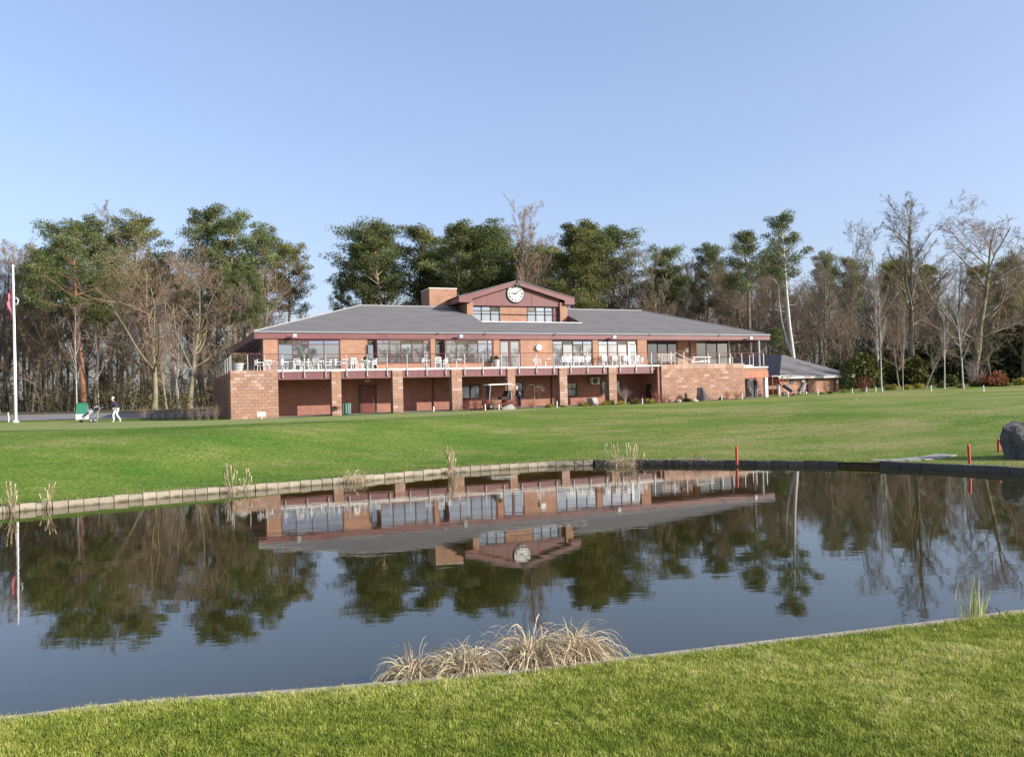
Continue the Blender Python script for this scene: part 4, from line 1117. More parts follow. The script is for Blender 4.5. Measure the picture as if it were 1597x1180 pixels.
def near_wood():
    rg = np.random.default_rng(55); rd = random.Random(55); segs = []; C = []; Rr = []
    for i in range(70):
        x = -150+300*(i+rd.random())/70; y = rd.uniform(-75, -45); h = rd.uniform(9, 17); z = float(znear(x, y))
        p = Vector((x, y, z-.2)); segs.append((p, p+Vector((rd.gauss(0,.4), rd.gauss(0,.4), h*.9)), .22, .05))
        for k in range(26):
            t = rd.uniform(.35, .95); q = p+Vector((0,0,h*t)); d = (rdir(rd)+Vector((0,0,.5))).normalized(); e = q+d*h*.22; segs.append((q, e, .05, .02))
            for _ in range(5): segs.append((e, e+(d+rdir(rd)).normalized()*h*.10, .03, .012))
        if rd.random() < .45:
            for k in range(14): C.append((x+rd.gauss(0,1.5), y+rd.gauss(0,1.5), z+h*rd.uniform(.55, 1))); Rr.append(rd.uniform(.8, 1.5))
    tag(link('far_wood', seg_mesh('far_wood', segs, 4, 'twig_grey', rg)), 'bare wood on the near side of the pond, mirrored in the windows', None, None, 'stuff')
    V, F, hue = tufts(C, Rr, 60, .4, rg); tag(link('far_wood_leaves', np_mesh('far_wood_leaves', V, F, 'needles', hue)), 'pine foliage on the near side of the pond, mirrored in the windows', None, None, 'stuff')
near_wood()

# ================================================================ SHRUBS, REEDS, GRASS
def bush_mesh(seed, n, rx, rz, leaf, m, per=60, asp=.5):
    rg = np.random.default_rng(seed)
    D = rg.normal(size=(n, 3)); D /= np.linalg.norm(D, axis=1, keepdims=True); D[:, 2] = np.abs(D[:, 2])
    C = D*(rg.random((n, 1))**.5)*np.array([rx*.8, rx*.8, rz*.85])+np.array([0, 0, .08*rz])
    V, F, hue = tufts(C, np.full(n, min(rx, rz)*.34)*rg.uniform(.6, 1.2, n), per, leaf, rg, .8, asp)
    return np_mesh('foliage', V, F, m, hue)
M['evergreen'] = leaf_mat('dark_evergreen_leaves', (0.010, 0.020, 0.009), (0.045, 0.062, 0.022), 0.1, 0.6)
M['olivebush'] = leaf_mat('yellow_green_conifer', (0.035, 0.048, 0.012), (0.16, 0.15, 0.035), 0.15, 0.7)
M['gold'] = leaf_mat('golden_leaves', (0.16, 0.14, 0.025), (0.42, 0.36, 0.07), 0.2, 0.7)
M['russet'] = leaf_mat('russet_leaves', (0.14, 0.05, 0.02), (0.36, 0.13, 0.06), 0.1, 0.8)
M['redtwig'] = leaf_mat('red_stems', (0.13, 0.04, 0.03), (0.33, 0.12, 0.085), 0, 0.8)
M['palebush'] = leaf_mat('grey_pink_stems', (0.15, 0.11, 0.10), (0.36, 0.29, 0.26), 0, 0.9)
M['yew'] = leaf_mat('columnar_yew_leaves', (0.025, 0.042, 0.012), (0.12, 0.125, 0.03), 0.1, 0.7)
M['straw'] = leaf_mat('dry_straw', (0.26, 0.19, 0.10), (0.70, 0.59, 0.40), 0.2, 0.8, 0.05)
M['deadstalk'] = leaf_mat('dark_dead_stalks', (0.05, 0.035, 0.025), (0.20, 0.15, 0.10), 0, 0.9)
M['iris'] = leaf_mat('fresh_iris_leaves', (0.20, 0.24, 0.05), (0.58, 0.58, 0.28), 0.3, 0.6, 0.0)
M['blade'] = leaf_mat('grass_blades', (0.12, 0.175, 0.016), (0.56, 0.53, 0.23), 0.35, 0.7, 0.0, mid=(0.35, 0.385, 0.06))
M['blade_far'] = leaf_mat('mown_blades', (0.048, 0.118, 0.010), (0.32, 0.285, 0.12), 0.3, 0.75, 0.0, mid=(0.142, 0.190, 0.030))
BUSH = {'evergreen': [bush_mesh(s, 90, 2.6, 3.6, .30, 'evergreen', 70) for s in (1, 2, 3)], 'olive': [bush_mesh(s, 60, 1.8, 3.0, .26, 'olivebush', 70) for s in (4, 5)],
        'gold': [bush_mesh(s, 26, .55, .5, .10, 'gold', 50) for s in (6, 7)], 'russet': [bush_mesh(8, 50, 1.6, 1.3, .16, 'russet', 70)],
        'green': [bush_mesh(s, 26, .5, .5, .10, 'olivebush', 50) for s in (9, 10)]}
def stick_bush(seed, n, h, spread, m, up=.4, r=.012):
    rd = random.Random(seed); segs = []
    for i in range(n):
        d = Vector((rd.gauss(0, spread), rd.gauss(0, spread), 1)).normalized(); p = Vector((rd.gauss(0, .08), rd.gauss(0, .08), -.03)); L = h*rd.uniform(.6, 1.05); rr = r
        for j in range(4):
            d = (d+rdir(rd)*.18+Vector((0,0,up*.15))).normalized(); q = p+d*L/4; segs.append((p, q, rr, rr*.75))
            if j > 0:
                for _ in range(3):
                    e = (d+rdir(rd)*.9).normalized(); segs.append((q, q+e*L*.22, rr*.6, rr*.3))
            p, rr = q, rr*.75
    return seg_mesh('stems', segs, 3, m, np.random.default_rng(seed))
STK = {'red': [stick_bush(s, 34, 1.1, .55, 'redtwig') for s in (1, 2)], 'pale': [stick_bush(s, 40, 1.5, .4, 'palebush') for s in (3, 4)], 'hedge': [stick_bush(s, 20, 1.25, .22, 'twig_red', r=.014) for s in (5, 6)]}
def shrub(name, me, x, y, s, label, group, cat='shrub', sz=None, rz=None, part='foliage'):
    o = thing(name, label, cat, (x, y, zg(x, y)-.03), rnd.uniform(0, 6.28) if rz is None else rz, group)
    o.scale = (s, s, sz or s); link(part, me, o)
    return o
# trunked evergreens and conifers along the wood behind the wide lawn
eg = [(1345,88,1.0,'olive'),(1372,92,.9,'olive'),(1335,96,1.1,'evergreen'),(1395,96,1.0,'evergreen'),(1425,90,.9,'olive'),(1452,97,1.1,'evergreen'),(1482,94,1.15,'evergreen'),(1512,98,1.2,'evergreen'),(1545,95,1.3,'evergreen'),(1575,98,1.45,'evergreen'),(1605,95,1.4,'evergreen'),(1640,96,1.5,'evergreen')]
wh = ['next to the outbuilding roof','behind the white-barked birch','in deep shade behind the outbuilding','behind the thin straight birch','under the tallest bare tree','behind the slanting dark tree','behind the leaning birch','behind the birch with the curved foot','above the pale leafless shrub','above the russet bush','above the yellow-flowered bush','at the end of the row over the lawn edge']
for i, (px, y, s, k) in enumerate(eg):
    shrub('evergreen_bush', BUSH[k][i % len(BUSH[k])], (px-798.5)/1284*y, y, s*1.3, ('yellow-green conifer bush ' if k == 'olive' else 'dark evergreen bush ')+wh[i], 'evergreen bushes along the wood')
for i, (px, y, s, k, lab) in enumerate([(1545,80,1.15,'russet','wide russet-brown bush under the dark evergreens'),(1590,82,1.6,'gold','bright yellow bush at the end of the shrub border'),(1432,79,1.1,'gold','small yellow bush between the birch trunks'),(1416,78,1.0,'gold','small yellowish bush at the foot of the slanting tree'),(1388,78,1.2,'gold','ochre bush beside the white-barked birch'),(1500,77,.9,'gold','low yellow-green bush at the foot of the curved birch'),(1470,79,1.2,'green','low green bush between the two leaning birches'),(1565,79,1.3,'green','low grey-green bush beside the russet bush'),(1520,80,1.4,'green','low dull green bush beside the pale leafless shrub'),(1480,84,2.2,'green','narrow dark conifer behind the leaning birch')]):
    shrub('border_shrub', BUSH[k][i % len(BUSH[k])], (px-798.5)/1284*y, y, s, lab, 'shrubs along the far lawn edge')
shrub('border_shrub', STK['pale'][0], (1521-798.5)/1284*80, 80, 1.7, 'pale leafless shrub beside the russet bush', 'shrubs along the far lawn edge', part='stems')
shrub('border_shrub', STK['red'][0], (1345-798.5)/1284*77, 77, 1.5, 'reddish leafless shrub past the end of the outbuilding', 'shrubs along the far lawn edge', part='stems')
# column yews by the outbuilding
def yew_mesh(seed):
    rg = np.random.default_rng(seed); z = rg.random(46)*2.6; a = rg.random(46)*6.28; r = .34*np.sqrt(np.clip(1-(z/2.9)**2, .05, 1))*rg.random(46)**.4
    V, F, hue = tufts(np.stack([r*np.cos(a), r*np.sin(a), z+.15], 1), np.full(46, .24), 40, .14, rg, 1.2, .4)
    return np_mesh('foliage', V, F, 'yew', hue)
YW = yew_mesh(3)
for u, w, s, lab in ((51.5,2.0,1.0,'narrow column yew just in front of the outbuilding corner'),(53.2,3.0,1.05,'narrow column yew standing clear of the outbuilding corner')):
    p = bw(u, w); shrub('column_yew', YW, p.x, p.y, s, lab, 'column yews by the outbuilding')
# twiggy hedge by the road: each plant is a thing
for i, px in enumerate(np.arange(222, 336, 12.5)):
    y = 60.0 - (px-222)*.045; x = (px-798.5)/1284*y
    shrub('hedge_plant', STK['hedge'][i % 2], x, y, rnd.uniform(.7, 1.05), 'leafless plant of the low twiggy hedge between road and lawn', 'plants of the twiggy hedge', part='stems')
# bed in front of the undercroft
bed = [(13.0,-1.2,'red',.75),(13.6,-1.1,'red',1.0),(14.2,-1.3,'red',.95),(14.7,-1.2,'red',.8),(15.0,-1.7,'hedgey',.8),(16.2,-1.6,'red',.9),(18.0,-1.5,'red',.55),(19.4,-1.8,'gold',.75),(20.6,-1.6,'gold',.5),(22.4,-1.6,'gold',.8),(22.1,-1.3,'red',.6),(24.3,-1.5,'gold',.9),(24.9,-1.3,'green',.8),(25.6,-1.6,'gold',.8),(26.9,-1.4,'green',.9),(27.4,-1.4,'red',.6),(28.3,-1.5,'gold',.9),(29.1,-1.3,'red',1.0),(29.7,-1.3,'red',.9),(31.3,-1.2,'red',.7),(31.9,-1.3,'green',.8),(33.9,-1.2,'red',.55),(35.3,-1.2,'green',.5),(35.9,-1.2,'red',.8),(36.9,-1.2,'red',.75),(37.6,-1.3,'red',.6),(41.8,-2.2,'red',.5),(46.6,-.5,'gold',.5),(47.6,-.4,'green',.5),(50.0,0.4,'gold',.5)]
bl_where = ['beside the brick pillar with the blinds window','under the window with pale blinds','below the blinds window','in front of the golf buggy canopy','by the buggy front wheel','beside the pale boulder near the buggy','beside the standing person','at the foot of the weeping tree','before the white-streaked pillar','next to the tilted boulder','behind the tilted boulder','before the air conditioner','near the last pillar','at the foot of the last pillar','beside the small pale tree','behind the small pale tree','by the white stake near the block wall','at the corner of the block wall','against the side of the block wall','at the near end of the long block wall','beside the green sprig on the long block wall','beside the dark standing stone','just past the dark standing stone','midway to the entrance along the block wall','close to the entrance along the block wall','last before the entrance','by the entrance post','by the outbuilding downpipe','under the outbuilding lamp','by the outbuilding corner']
for i, (u, w, k, s) in enumerate(bed):
    p = bw(u, w)
    if k in ('red', 'hedgey'):
        me = STK['red'][i % 2] if k == 'red' else STK['hedge'][0]
        shrub('bed_shrub', me, p.x, p.y, s, 'red-stemmed leafless shrub '+bl_where[i] if k == 'red' else 'brown twiggy shrub '+bl_where[i], 'shrubs in the bed along the clubhouse', part='stems')
    else:
        shrub('bed_shrub', BUSH[k][i % 2], p.x, p.y, s, ('low golden shrub ' if k == 'gold' else 'low green shrub ')+bl_where[i], 'shrubs in the bed along the clubhouse')
# small ornamental trees of the bed
def weeping(seed, h, m):
    rd = random.Random(seed); segs = []; p = Vector((0,0,0)); d = Vector((0,0,1))
    for j in range(6): d = (d+rdir(rd)*.05).normalized(); q = p+d*h/6; segs.append((p, q, .05-.005*j, .045-.005*j)); p = q
    for k in range(13):
        a = rd.uniform(0, 6.28); d = Vector((math.cos(a)*.6, math.sin(a)*.6, .6)).normalized(); q = p-Vector((0,0,rd.uniform(0, .5))); L = rd.uniform(.7, 1.4)
        for j in range(6):
            d = (d+Vector((0,0,-.38))+rdir(rd)*.08).normalized(); s = q+d*L/6; segs.append((q, s, .014, .010)); q = s
    return seg_mesh('stems', segs, 4, m, np.random.default_rng(seed))
p = bw(18.35, -1.2); shrub('weeping_tree', weeping(4, 1.8, 'twig_grey'), p.x, p.y, 1.0, 'small bare weeping tree in front of the undercroft', None, 'tree', part='stems')
p = bw(26.2, -1.2); o = thing('ornamental_tree', 'small pale bare-branched tree near the last pillar', 'tree', (p.x, p.y, zg(p.x, p.y)))
MB().tube([(0,0,-.05),(.02,0,.3),(0,.01,.55)], [.05,.045,.03], 6).build('trunk', 'bark_birch', o); c = link('crown', STK['pale'][1], o, (0,0,.35)); c.scale = (.75,.75,.62)
p = bw(32.0, -1.0); shrub('young_conifer', YW, p.x, p.y, .28, 'little upright green conifer against the long block wall', None, 'shrub')

# reeds and dry tussocks
def ribbons(name, bases, dirs, L, w, droop, rg, m, nseg=5, tipw=.15):
    N = len(bases); V = np.zeros((N, nseg+1, 2, 3)); P = bases.copy(); D = dirs.copy()
    side = np.cross(D, np.array([0, 0, 1.]))+rg.normal(size=D.shape)*.3; side /= np.linalg.norm(side, axis=1, keepdims=True)
    for k in range(nseg+1):
        ww = (w*(1-(1-tipw)*(k/nseg)**1.5))[:, None]
        V[:, k, 0] = P-side*ww; V[:, k, 1] = P+side*ww
        D = D+np.array([0, 0, -1.])*droop[:, None]*min(1, (k+.5)/(nseg*.55))+rg.normal(size=D.shape)*.05; D /= np.linalg.norm(D, axis=1, keepdims=True)
        P = P+D*(L/nseg)[:, None]
    b = np.arange(N)[:, None]*(nseg+1)*2+np.arange(nseg)[None, :]*2
    F = np.stack([b, b+1, b+3, b+2], 2).reshape(-1, 4)
    return np_mesh(name, V.reshape(-1, 3), F, m, np.repeat(np.clip(rg.normal(.55, .22, N), 0, 1), (nseg+1)*2))
def tussock(seed, n, rx, h, droop=.62):
    """a mop of leaves that rise from the stool, fold over and hang"""
    rg = np.random.default_rng(seed)
    a = rg.random(n)*6.28; r = np.sqrt(rg.random(n))
    B = np.stack([np.cos(a)*r*rx*.72, np.sin(a)*r*rx*.5, -.10+0*a], 1)
    D = np.stack([np.cos(a)*r*.26, np.sin(a)*r*.26, np.ones(n)], 1)+rg.normal(size=(n, 3))*.13; D /= np.linalg.norm(D, axis=1, keepdims=True)
    k = rg.uniform(.75, 1.12, n); L = (h+.10)*1.75*k*(1-.25*r); dr = droop*rg.uniform(.75, 1.5, n)
    up = rg.random(n) < .02; dr[up] *= .35; L[up] *= .8
    short = rg.random(n) < .3; L[short] *= .55
    return ribbons('leaves', B, D, L, rg.uniform(.0045, .0095, n), dr, rg, 'straw', 9)
for i, (px, d, rx, h, lab) in enumerate([(636,7.74,.16,.34,'smallest straw tussock, at the end of the row by the near kerb'),(718,7.82,.20,.40,'broad straw tussock second in the row by the near kerb'),(818,8.02,.18,.46,'tall straw tussock with dark base by the near kerb'),(886,8.14,.18,.45,'largest straw tussock, closest to the iris end of the row')]):
    x = (px-798.5)/1284*d
    o = thing('dry_tussock', lab, 'dry grass clump', (x, d, 0.02), 0, 'straw tussocks growing at the near kerb')
    link('leaves', tussock(100+i, 1100, rx, h), o)
    rg = np.random.default_rng(400+i); n = 60
    B = np.stack([rg.normal(0, rx*.5, n), rg.normal(0, rx*.3, n), -.1+0*rg.random(n)], 1); D = np.stack([rg.normal(0, .12, n), rg.normal(0, .12, n), np.ones(n)], 1)
    link('dead_stalks', ribbons('dead_stalks', B, D, h*rg.uniform(.5, .95, n), np.full(n, .007), .1*rg.random(n), rg, 'deadstalk', 3), o)
def reed_clump(seed, n, rx, h, plume=True, m='straw'):
    rg = np.random.default_rng(seed); rd = random.Random(seed); segs = []
    for i in range(n):
        p = Vector((rd.gauss(0, rx), rd.gauss(0, rx*.5), -.1)); d = Vector((rd.gauss(0, .12), rd.gauss(0, .12), 1)).normalized(); L = h*rd.uniform(.5, 1.08)
        for j in range(4): d = (d+rdir(rd)*.05).normalized(); q = p+d*L/4; segs.append((p, q, .007, .006)); p = q
        if plume:
            for _ in range(7):
                e = (d+rdir(rd)*.45).normalized(); segs.append((p-d*rd.random()*.16*h, p+e*.08*h, .012, .005))
        for _ in range(2):
            e = (d+rdir(rd)*.6).normalized(); b = p-d*L*rd.uniform(.3, .7); segs.append((b, b+e*L*.25, .008, .003))
    return seg_mesh('stems', segs, 3, m, rg)
for i, (x, n, rx, h, lab) in enumerate([(-13.2,11,.05,.85,'dry reeds leaning at the very end of the edging by the flagpole side'),(-12.55,7,.03,.75,'pair of dry reeds next to the end reeds on the edging'),(-8.52,8,.10,.95,'tall dry reeds on the edging below the white sign'),(-8.2,6,.10,.75,'sparse dry stalks trailing along the edging below the white sign'),(-2.22,13,.10,.95,'tall dense dry reeds on the edging below the second pillar'),(4.0,20,.30,.85,'widest dry reed clump, on the edging where the edging turns dark')]):
    y = float(yfar(x))-.12
    o = thing('dry_reeds', lab, 'reeds', (x, y, 0.02), 0, 'dry reeds along the far edging'); link('stems', reed_clump(200+i, n, rx, h), o)
def skirt(x, n, rx, h, lab, seed):
    o = thing('dry_tussock', lab, 'dry grass clump', (x, float(yfar(x))-.2, .03), 0, 'dry grass on the far edging'); link('leaves', tussock(seed, n, rx, h), o)
skirt(-5.25, 160, .32, .40, 'rounded straw tussock hanging over the far edging', 301); skirt(4.0, 420, .55, .36, 'straw skirt at the foot of the widest reed clump', 302); skirt(-2.25, 90, .16, .25, 'little straw tuft at the foot of the tall dense reeds', 303); skirt(-8.5, 60, .2, .2, 'thin straw tuft at the foot of the reeds below the sign', 304)
rg = np.random.default_rng(77); n = 420; xx = rg.uniform(3.6, 7.2, n)
Bp = np.stack([xx, yfar(xx)+rg.uniform(-.18, .12, n), rg.uniform(.08, .22, n)], 1); Dp = np.stack([rg.normal(0, 1, n), rg.normal(0, .6, n), rg.uniform(.2, .9, n)], 1); Dp /= np.linalg.norm(Dp, axis=1, keepdims=True)
tag(link('reed_litter', ribbons('reed_litter', Bp, Dp, rg.uniform(.12, .35, n), np.full(n, .008), rg.uniform(.3, .8, n), rg, 'palebush', 4)), 'dead reed litter strewn along the dark edging', None, None, 'stuff')
def iris(x, y, z, n, h, sp, lab, seed, g='iris shoots by the near bank'):
    rg = np.random.default_rng(seed); B = np.stack([rg.normal(0, sp, n), rg.normal(0, sp*.6, n), np.full(n, -.05)], 1); D = np.stack([rg.normal(0, .06, n), rg.normal(0, .06, n), np.ones(n)], 1)
    o = thing('iris_shoots', lab, 'water plant', (x, y, z), 0, g); link('leaves', ribbons('leaves', B, D, h*rg.uniform(.55, 1.05, n), np.full(n, .014), .03*rg.random(n), rg, 'iris', 4, .1), o)
iris(4.98, 9.02, .03, 30, .66, .075, 'clump of fresh yellow-green iris shoots in the water by the near bank', 1); iris(4.84, 8.98, .1, 4, .34, .012, 'short pale iris shoot beside the iris clump', 2); iris(5.48, 9.15, .12, 3, .16, .012, 'tiny iris shoot where the bank leaves the view', 3)
tw = MB().tube([(0,0,0),(.02,0,.10),(-.03,0,.15)], [.008,.007,.004], 5).tube([(.0,0,.02),(.09,.01,.08),(.11,0,.11)], [.008,.008,.006], 5)
tag(tw.build('broken_twig', 'black', loc=(5.25, 9.05, .14)), 'dark forked twig sticking out of the water by the iris', 'twig')

# near bank: real grass blades
def vnoise(x, y, s, seed):
    r2 = np.random.default_rng(seed); G = r2.random((64, 64)); X, Y = x/s, y/s
    i, j = np.floor(X).astype(int), np.floor(Y).astype(int); fx_, fy_ = X-i, Y-j; fx_ = fx_*fx_*(3-2*fx_); fy_ = fy_*fy_*(3-2*fy_)
    g = lambda a, b: G[a % 64, b % 64]
    return (g(i, j)*(1-fx_)+g(i+1, j)*fx_)*(1-fy_)+(g(i, j+1)*(1-fx_)+g(i+1, j+1)*fx_)*fy_
def blades(name, label, x, y, zf, h, w, m, rg, huef, lean=.8):
    n = len(x); z = zf(x, y)
    a = rg.random(n)*6.28; ld = np.stack([np.cos(a), np.sin(a)], 1)*(rg.random(n)*lean)[:, None] + np.array([[-.08, .05]])
    sa = rg.random(n)*6.28; sx, sy = np.cos(sa)*w*.5, np.sin(sa)*w*.5
    V = np.zeros((n, 5, 3)); P0 = np.stack([x, y, z-.004], 1)
    V[:, 0] = P0-np.stack([sx, sy, 0*sx], 1); V[:, 1] = P0+np.stack([sx, sy, 0*sx], 1)
    mid = P0+np.stack([ld[:, 0]*h*.4, ld[:, 1]*h*.4, h*.6], 1)
    V[:, 2] = mid+np.stack([sx, sy, 0*sx], 1)*.8; V[:, 3] = mid-np.stack([sx, sy, 0*sx], 1)*.8
    V[:, 4] = P0+np.stack([ld[:, 0]*h*1.3, ld[:, 1]*h*1.3, h*(1-.25*np.hypot(ld[:, 0], ld[:, 1]))], 1)
    b = np.arange(n)[:, None]*5
    F = np.concatenate([b+np.array([[0,1,2]]), b+np.array([[0,2,3]]), b+np.array([[3,2,4]])])
    tag(link(name, np_mesh(name, V.reshape(-1, 3), F, m, np.repeat(np.clip(huef, 0, 1), 5))), label, None, None, 'stuff')
rg = np.random.default_rng(91)
n = 330000
y = 4.3 + (10.2-4.3)*rg.random(n)**1.0; x = rg.uniform(-.66, .66, n)*y
k = (y < ynear(x)-.03) & (rg.random(n) < np.clip(6.2/y, .35, 1)); x, y = x[k], y[k]
den = vnoise(x+40, y+40, .22, 1)*.5+vnoise(x+40, y+40, .075, 2)*.5; big = vnoise(x+40, y+40, 1.1, 3)
h = .015+.044*den**1.5+.016*rg.random(len(x)); e_ = ynear(x)-y; h *= 1+.8*np.exp(-e_/.08)
blades('near_grass', 'mown but tufty grass on the near bank', x, y, znear, h, .0054*rg.uniform(.7, 1.3, len(x)), 'blade', rg, .40+.8*(den-.5)+.5*(big-.5)+rg.normal(0, .21, len(x)))
# far bank: shorter mown grass that breaks up the sheet as far as blades can still be told
n = 135000
x = rg.uniform(-30, 24, n); s = 24*rg.random(n)**1.5; y = yfar(x)+.08+s
k = np.abs(x) < .68*y; x, y, s = x[k], y[k], s[k]
den = vnoise(x+60, y+60, 1.6, 4)*.5+vnoise(x+60, y*1.6+60, .5, 5)*.5; big = vnoise(x+60, y*1.5+60, 5.5, 6)
h = (.03+.035*den)*(1+1.0*np.exp(-s/.25)); 
blades('far_grass', 'mown grass on the slope beyond the pond', x, y, zfar, h, .012*rg.uniform(.7, 1.3, len(x)), 'blade_far', rg, .43+.9*(den-.5)+1.0*(big-.5)+.13*np.clip(x/14, -1, 1)+rg.normal(0, .18, len(x)))

# a few fallen leaves on the near bank
rg = np.random.default_rng(12); n = 46
y = rg.uniform(5.2, 8.6, n); x = rg.uniform(-.6, .6, n)*y; k = y < ynear(x)-.1; x, y = x[k], y[k]; n = len(x)
z = znear(x, y)+.022; a = rg.random(n)*6.28; s = rg.uniform(.012, .028, n); c, sn = np.cos(a)*s, np.sin(a)*s; tl = rg.uniform(-.012, .012, n)
V = np.stack([np.stack([x-c, y-sn, z-tl], 1), np.stack([x+sn*.45, y-c*.45, z+.006], 1), np.stack([x+c, y+sn, z+tl], 1), np.stack([x-sn*.45, y+c*.45, z+.004], 1)], 1).reshape(-1, 3)
tag(link('fallen_leaves', np_mesh('fallen_leaves', V, np.arange(n*4).reshape(-1, 4), 'straw', np.repeat(rg.random(n), 4))), 'few dry leaves lying in the near grass', None, None, 'stuff')

# straw bits adrift by the near kerb
rg = np.random.default_rng(31); n = 90
x = np.concatenate([rg.normal(-1.2, .5, n//2), rg.normal(.3, .8, n//2)]); y = ynear(x)+.06+np.abs(rg.normal(0, .28, n)); a = rg.random(n)*6.28
Bp = np.stack([x, y, np.full(n, .004)], 1); Dp = np.stack([np.cos(a), np.sin(a), 0*a], 1)
tag(link('floating_straw', ribbons('floating_straw', Bp, Dp, rg.uniform(.03, .12, n), np.full(n, .003), np.zeros(n), rg, 'straw', 2)), 'straw bits floating by the near kerb', None, None, 'stuff')

# ================================================================ STREET FURNITURE, STONES AND STAKES
def gp(x, y, dz=0): return (x, y, zg(x, y)+dz)
fp = thing('flagpole', 'tall white flagpole with limp faded red flag at the edge of the putting green', 'flagpole', gp(-36.88, 61.1, -.05))
MB().tube([(0,0,0),(0,0,4),(-.03,0,11.55)], [.115,.10,.06], 12).build('pole', 'white', fp, True)
MB().lathe([(.22,0),(.22,.12),(.14,.2)], 12).build('base', 'white', fp); MB().lathe([(.03,11.55),(.09,11.6),(.09,11.7),(.02,11.78)], 10, (-.03,0,0)).build('finial', 'white', fp)
fl = MB()
g = [[(-.06-.42*math.sin(.9+i*.22)*(j/7)**.8*(1-.25*math.sin(i*1.1)), .10*math.sin(j*1.5+i*.7)*(j/7), 10.3-i*.24-.10*j) for j in range(8)] for i in range(9)]
for i in range(9):
    for j in range(8): fl.v.append(g[i][j])
for i in range(8):
    for j in range(7): fl.f.append((i*8+j, i*8+j+1, (i+1)*8+j+1, (i+1)*8+j))
fo = fl.build('flag', 'flag', fp, True); sm_ = fo.modifiers.new('thickness', 'SOLIDIFY'); sm_.thickness = .01
rgm = MB()
for k in range(16):
    a, b = 2*math.pi*k/16, 2*math.pi*(k+1)/16; rgm.tube([(.16+.17*math.cos(a), -.02, 9.05+.25*math.sin(a)), (.16+.17*math.cos(b), -.02, 9.05+.25*math.sin(b))], .03, 5, cap=False)
rgm.build('halyard_ring', 'white', fp)
MB().tube([(.10,-.08,1.0),(.02,-.1,11.4)], .012, 4).build('halyard', 'white', fp)
gb = thing('utility_box', 'green cabinet on a pale plinth at the roadside behind the golf trolley', 'cabinet', gp(-33.2, 63.5), R(28))
MB().box(-.38,.38,-.36,.36,.42,1.22).build('cabinet', 'greenbox', gb); MB().box(-.44,.44,-.42,.42,0,.41).build('plinth', 'cap', gb); MB().box(-.42,.42,-.4,.4,1.22,1.28).build('lid', 'greenbox', gb)
sg = thing('lawn_sign', 'small blank white sign board on a short post at the corner of the block wall', 'sign', gp(-16.65, 54.6), R(8))
MB().box(-.27,.27,-.02,.0,.16,.46).build('board', 'white', sg); MB().box(-.03,.03,0,.03,-.1,.2).build('post', 'white', sg)
bp = bw(4.45, .6); bn = thing('litter_bin', 'green slatted litter bin beside the first pillar', 'bin', (bp.x, bp.y, zg(bp.x, bp.y)+.03), TH)
MB().lathe([(.22,0),(.26,.08),(.28,.75),(.29,.8),(.24,.8),(.22,.2)], 14).build('body', 'greenbox', bn)
for k in range(10):
    a = 2*math.pi*k/10; MB().tube([(.285*math.cos(a), .285*math.sin(a), .06), (.30*math.cos(a), .30*math.sin(a), .78)], .022, 5).build('slat', 'grey', bn)
pc = thing('doorway_post', 'short white painted pipe post beside the dark undercroft door', 'post', tuple(bw(10.67, -.3, 1.5)))
MB().tube([(0,0,0),(0,0,.42)], .045, 8).build('post', 'white', pc); MB().tube([(0,0,.42),(.0,.0,.45)], [.045,.02], 8).build('cap', 'white', pc)
def stake(name, x, y, h, r, m, lab, group, lean=0, cat='marker stake'):
    o = thing(name, lab, cat, gp(x, y, -.08), 0, group); o.rotation_euler = (rnd.uniform(-.03,.03), lean, 0)
    MB().tube([(0,0,0),(0,0,h)], r, 8).build('shaft', m, o); MB().tube([(0,0,h),(0,0,h+.05)], [r,r*.35], 8).build('tip', m, o); return o
stake('red_stake', 7.8, 28.9, .62, .045, 'redpost', 'lone red stake by the dark edging below the long block wall', 'red hazard stakes')
stake('red_stake', 14.35, 26.0, .66, .045, 'redpost', 'red stake standing on the grass just past the stone path', 'red hazard stakes', -.03)
stake('red_stake', 16.8, 28.6, .50, .045, 'redpost', 'red stake directly behind the big dark boulder', 'red hazard stakes')
stake('red_stake', 15.6, 25.0, .5, .045, 'redpost', 'red stake in front of the big dark boulder at the picture edge', 'red hazard stakes')
W = [(14.0,'below the blinds window, under the sawn red stems'),(15.06,'in front of the buggy wheel'),(19.74,'beside the white-streaked pillar'),(27.1,'beside the small pale tree'),(34.56,'just past the dark standing stone'),(36.62,'close to the entrance'),(41.33,'by the red-jacketed person'),(44.51,'past the parked golf trolleys'),(48.35,'at the outbuilding column yews'),(49.92,'beyond the column yews'),(51.04,'nearest the white-barked birch')]
for u, wh_ in W:
    p = bw(u, -2.3); stake('white_stake', p.x, p.y, rnd.uniform(.46, .56), .038, 'white', 'short white stake '+wh_, 'white stakes edging the lawn', rnd.uniform(-.08, .08))
for x, y, wh_ in ((35.7,70.2,'under the slanting dark tree'),(36.9,64.5,'below the russet bush'),(-38.2,62.4,'just outside the flagpole'),(-43.5,71.0,'across the road from the flagpole')):
    stake('white_stake', x, y, .55, .04, 'white', 'short white stake '+wh_, 'white stakes edging the lawn')
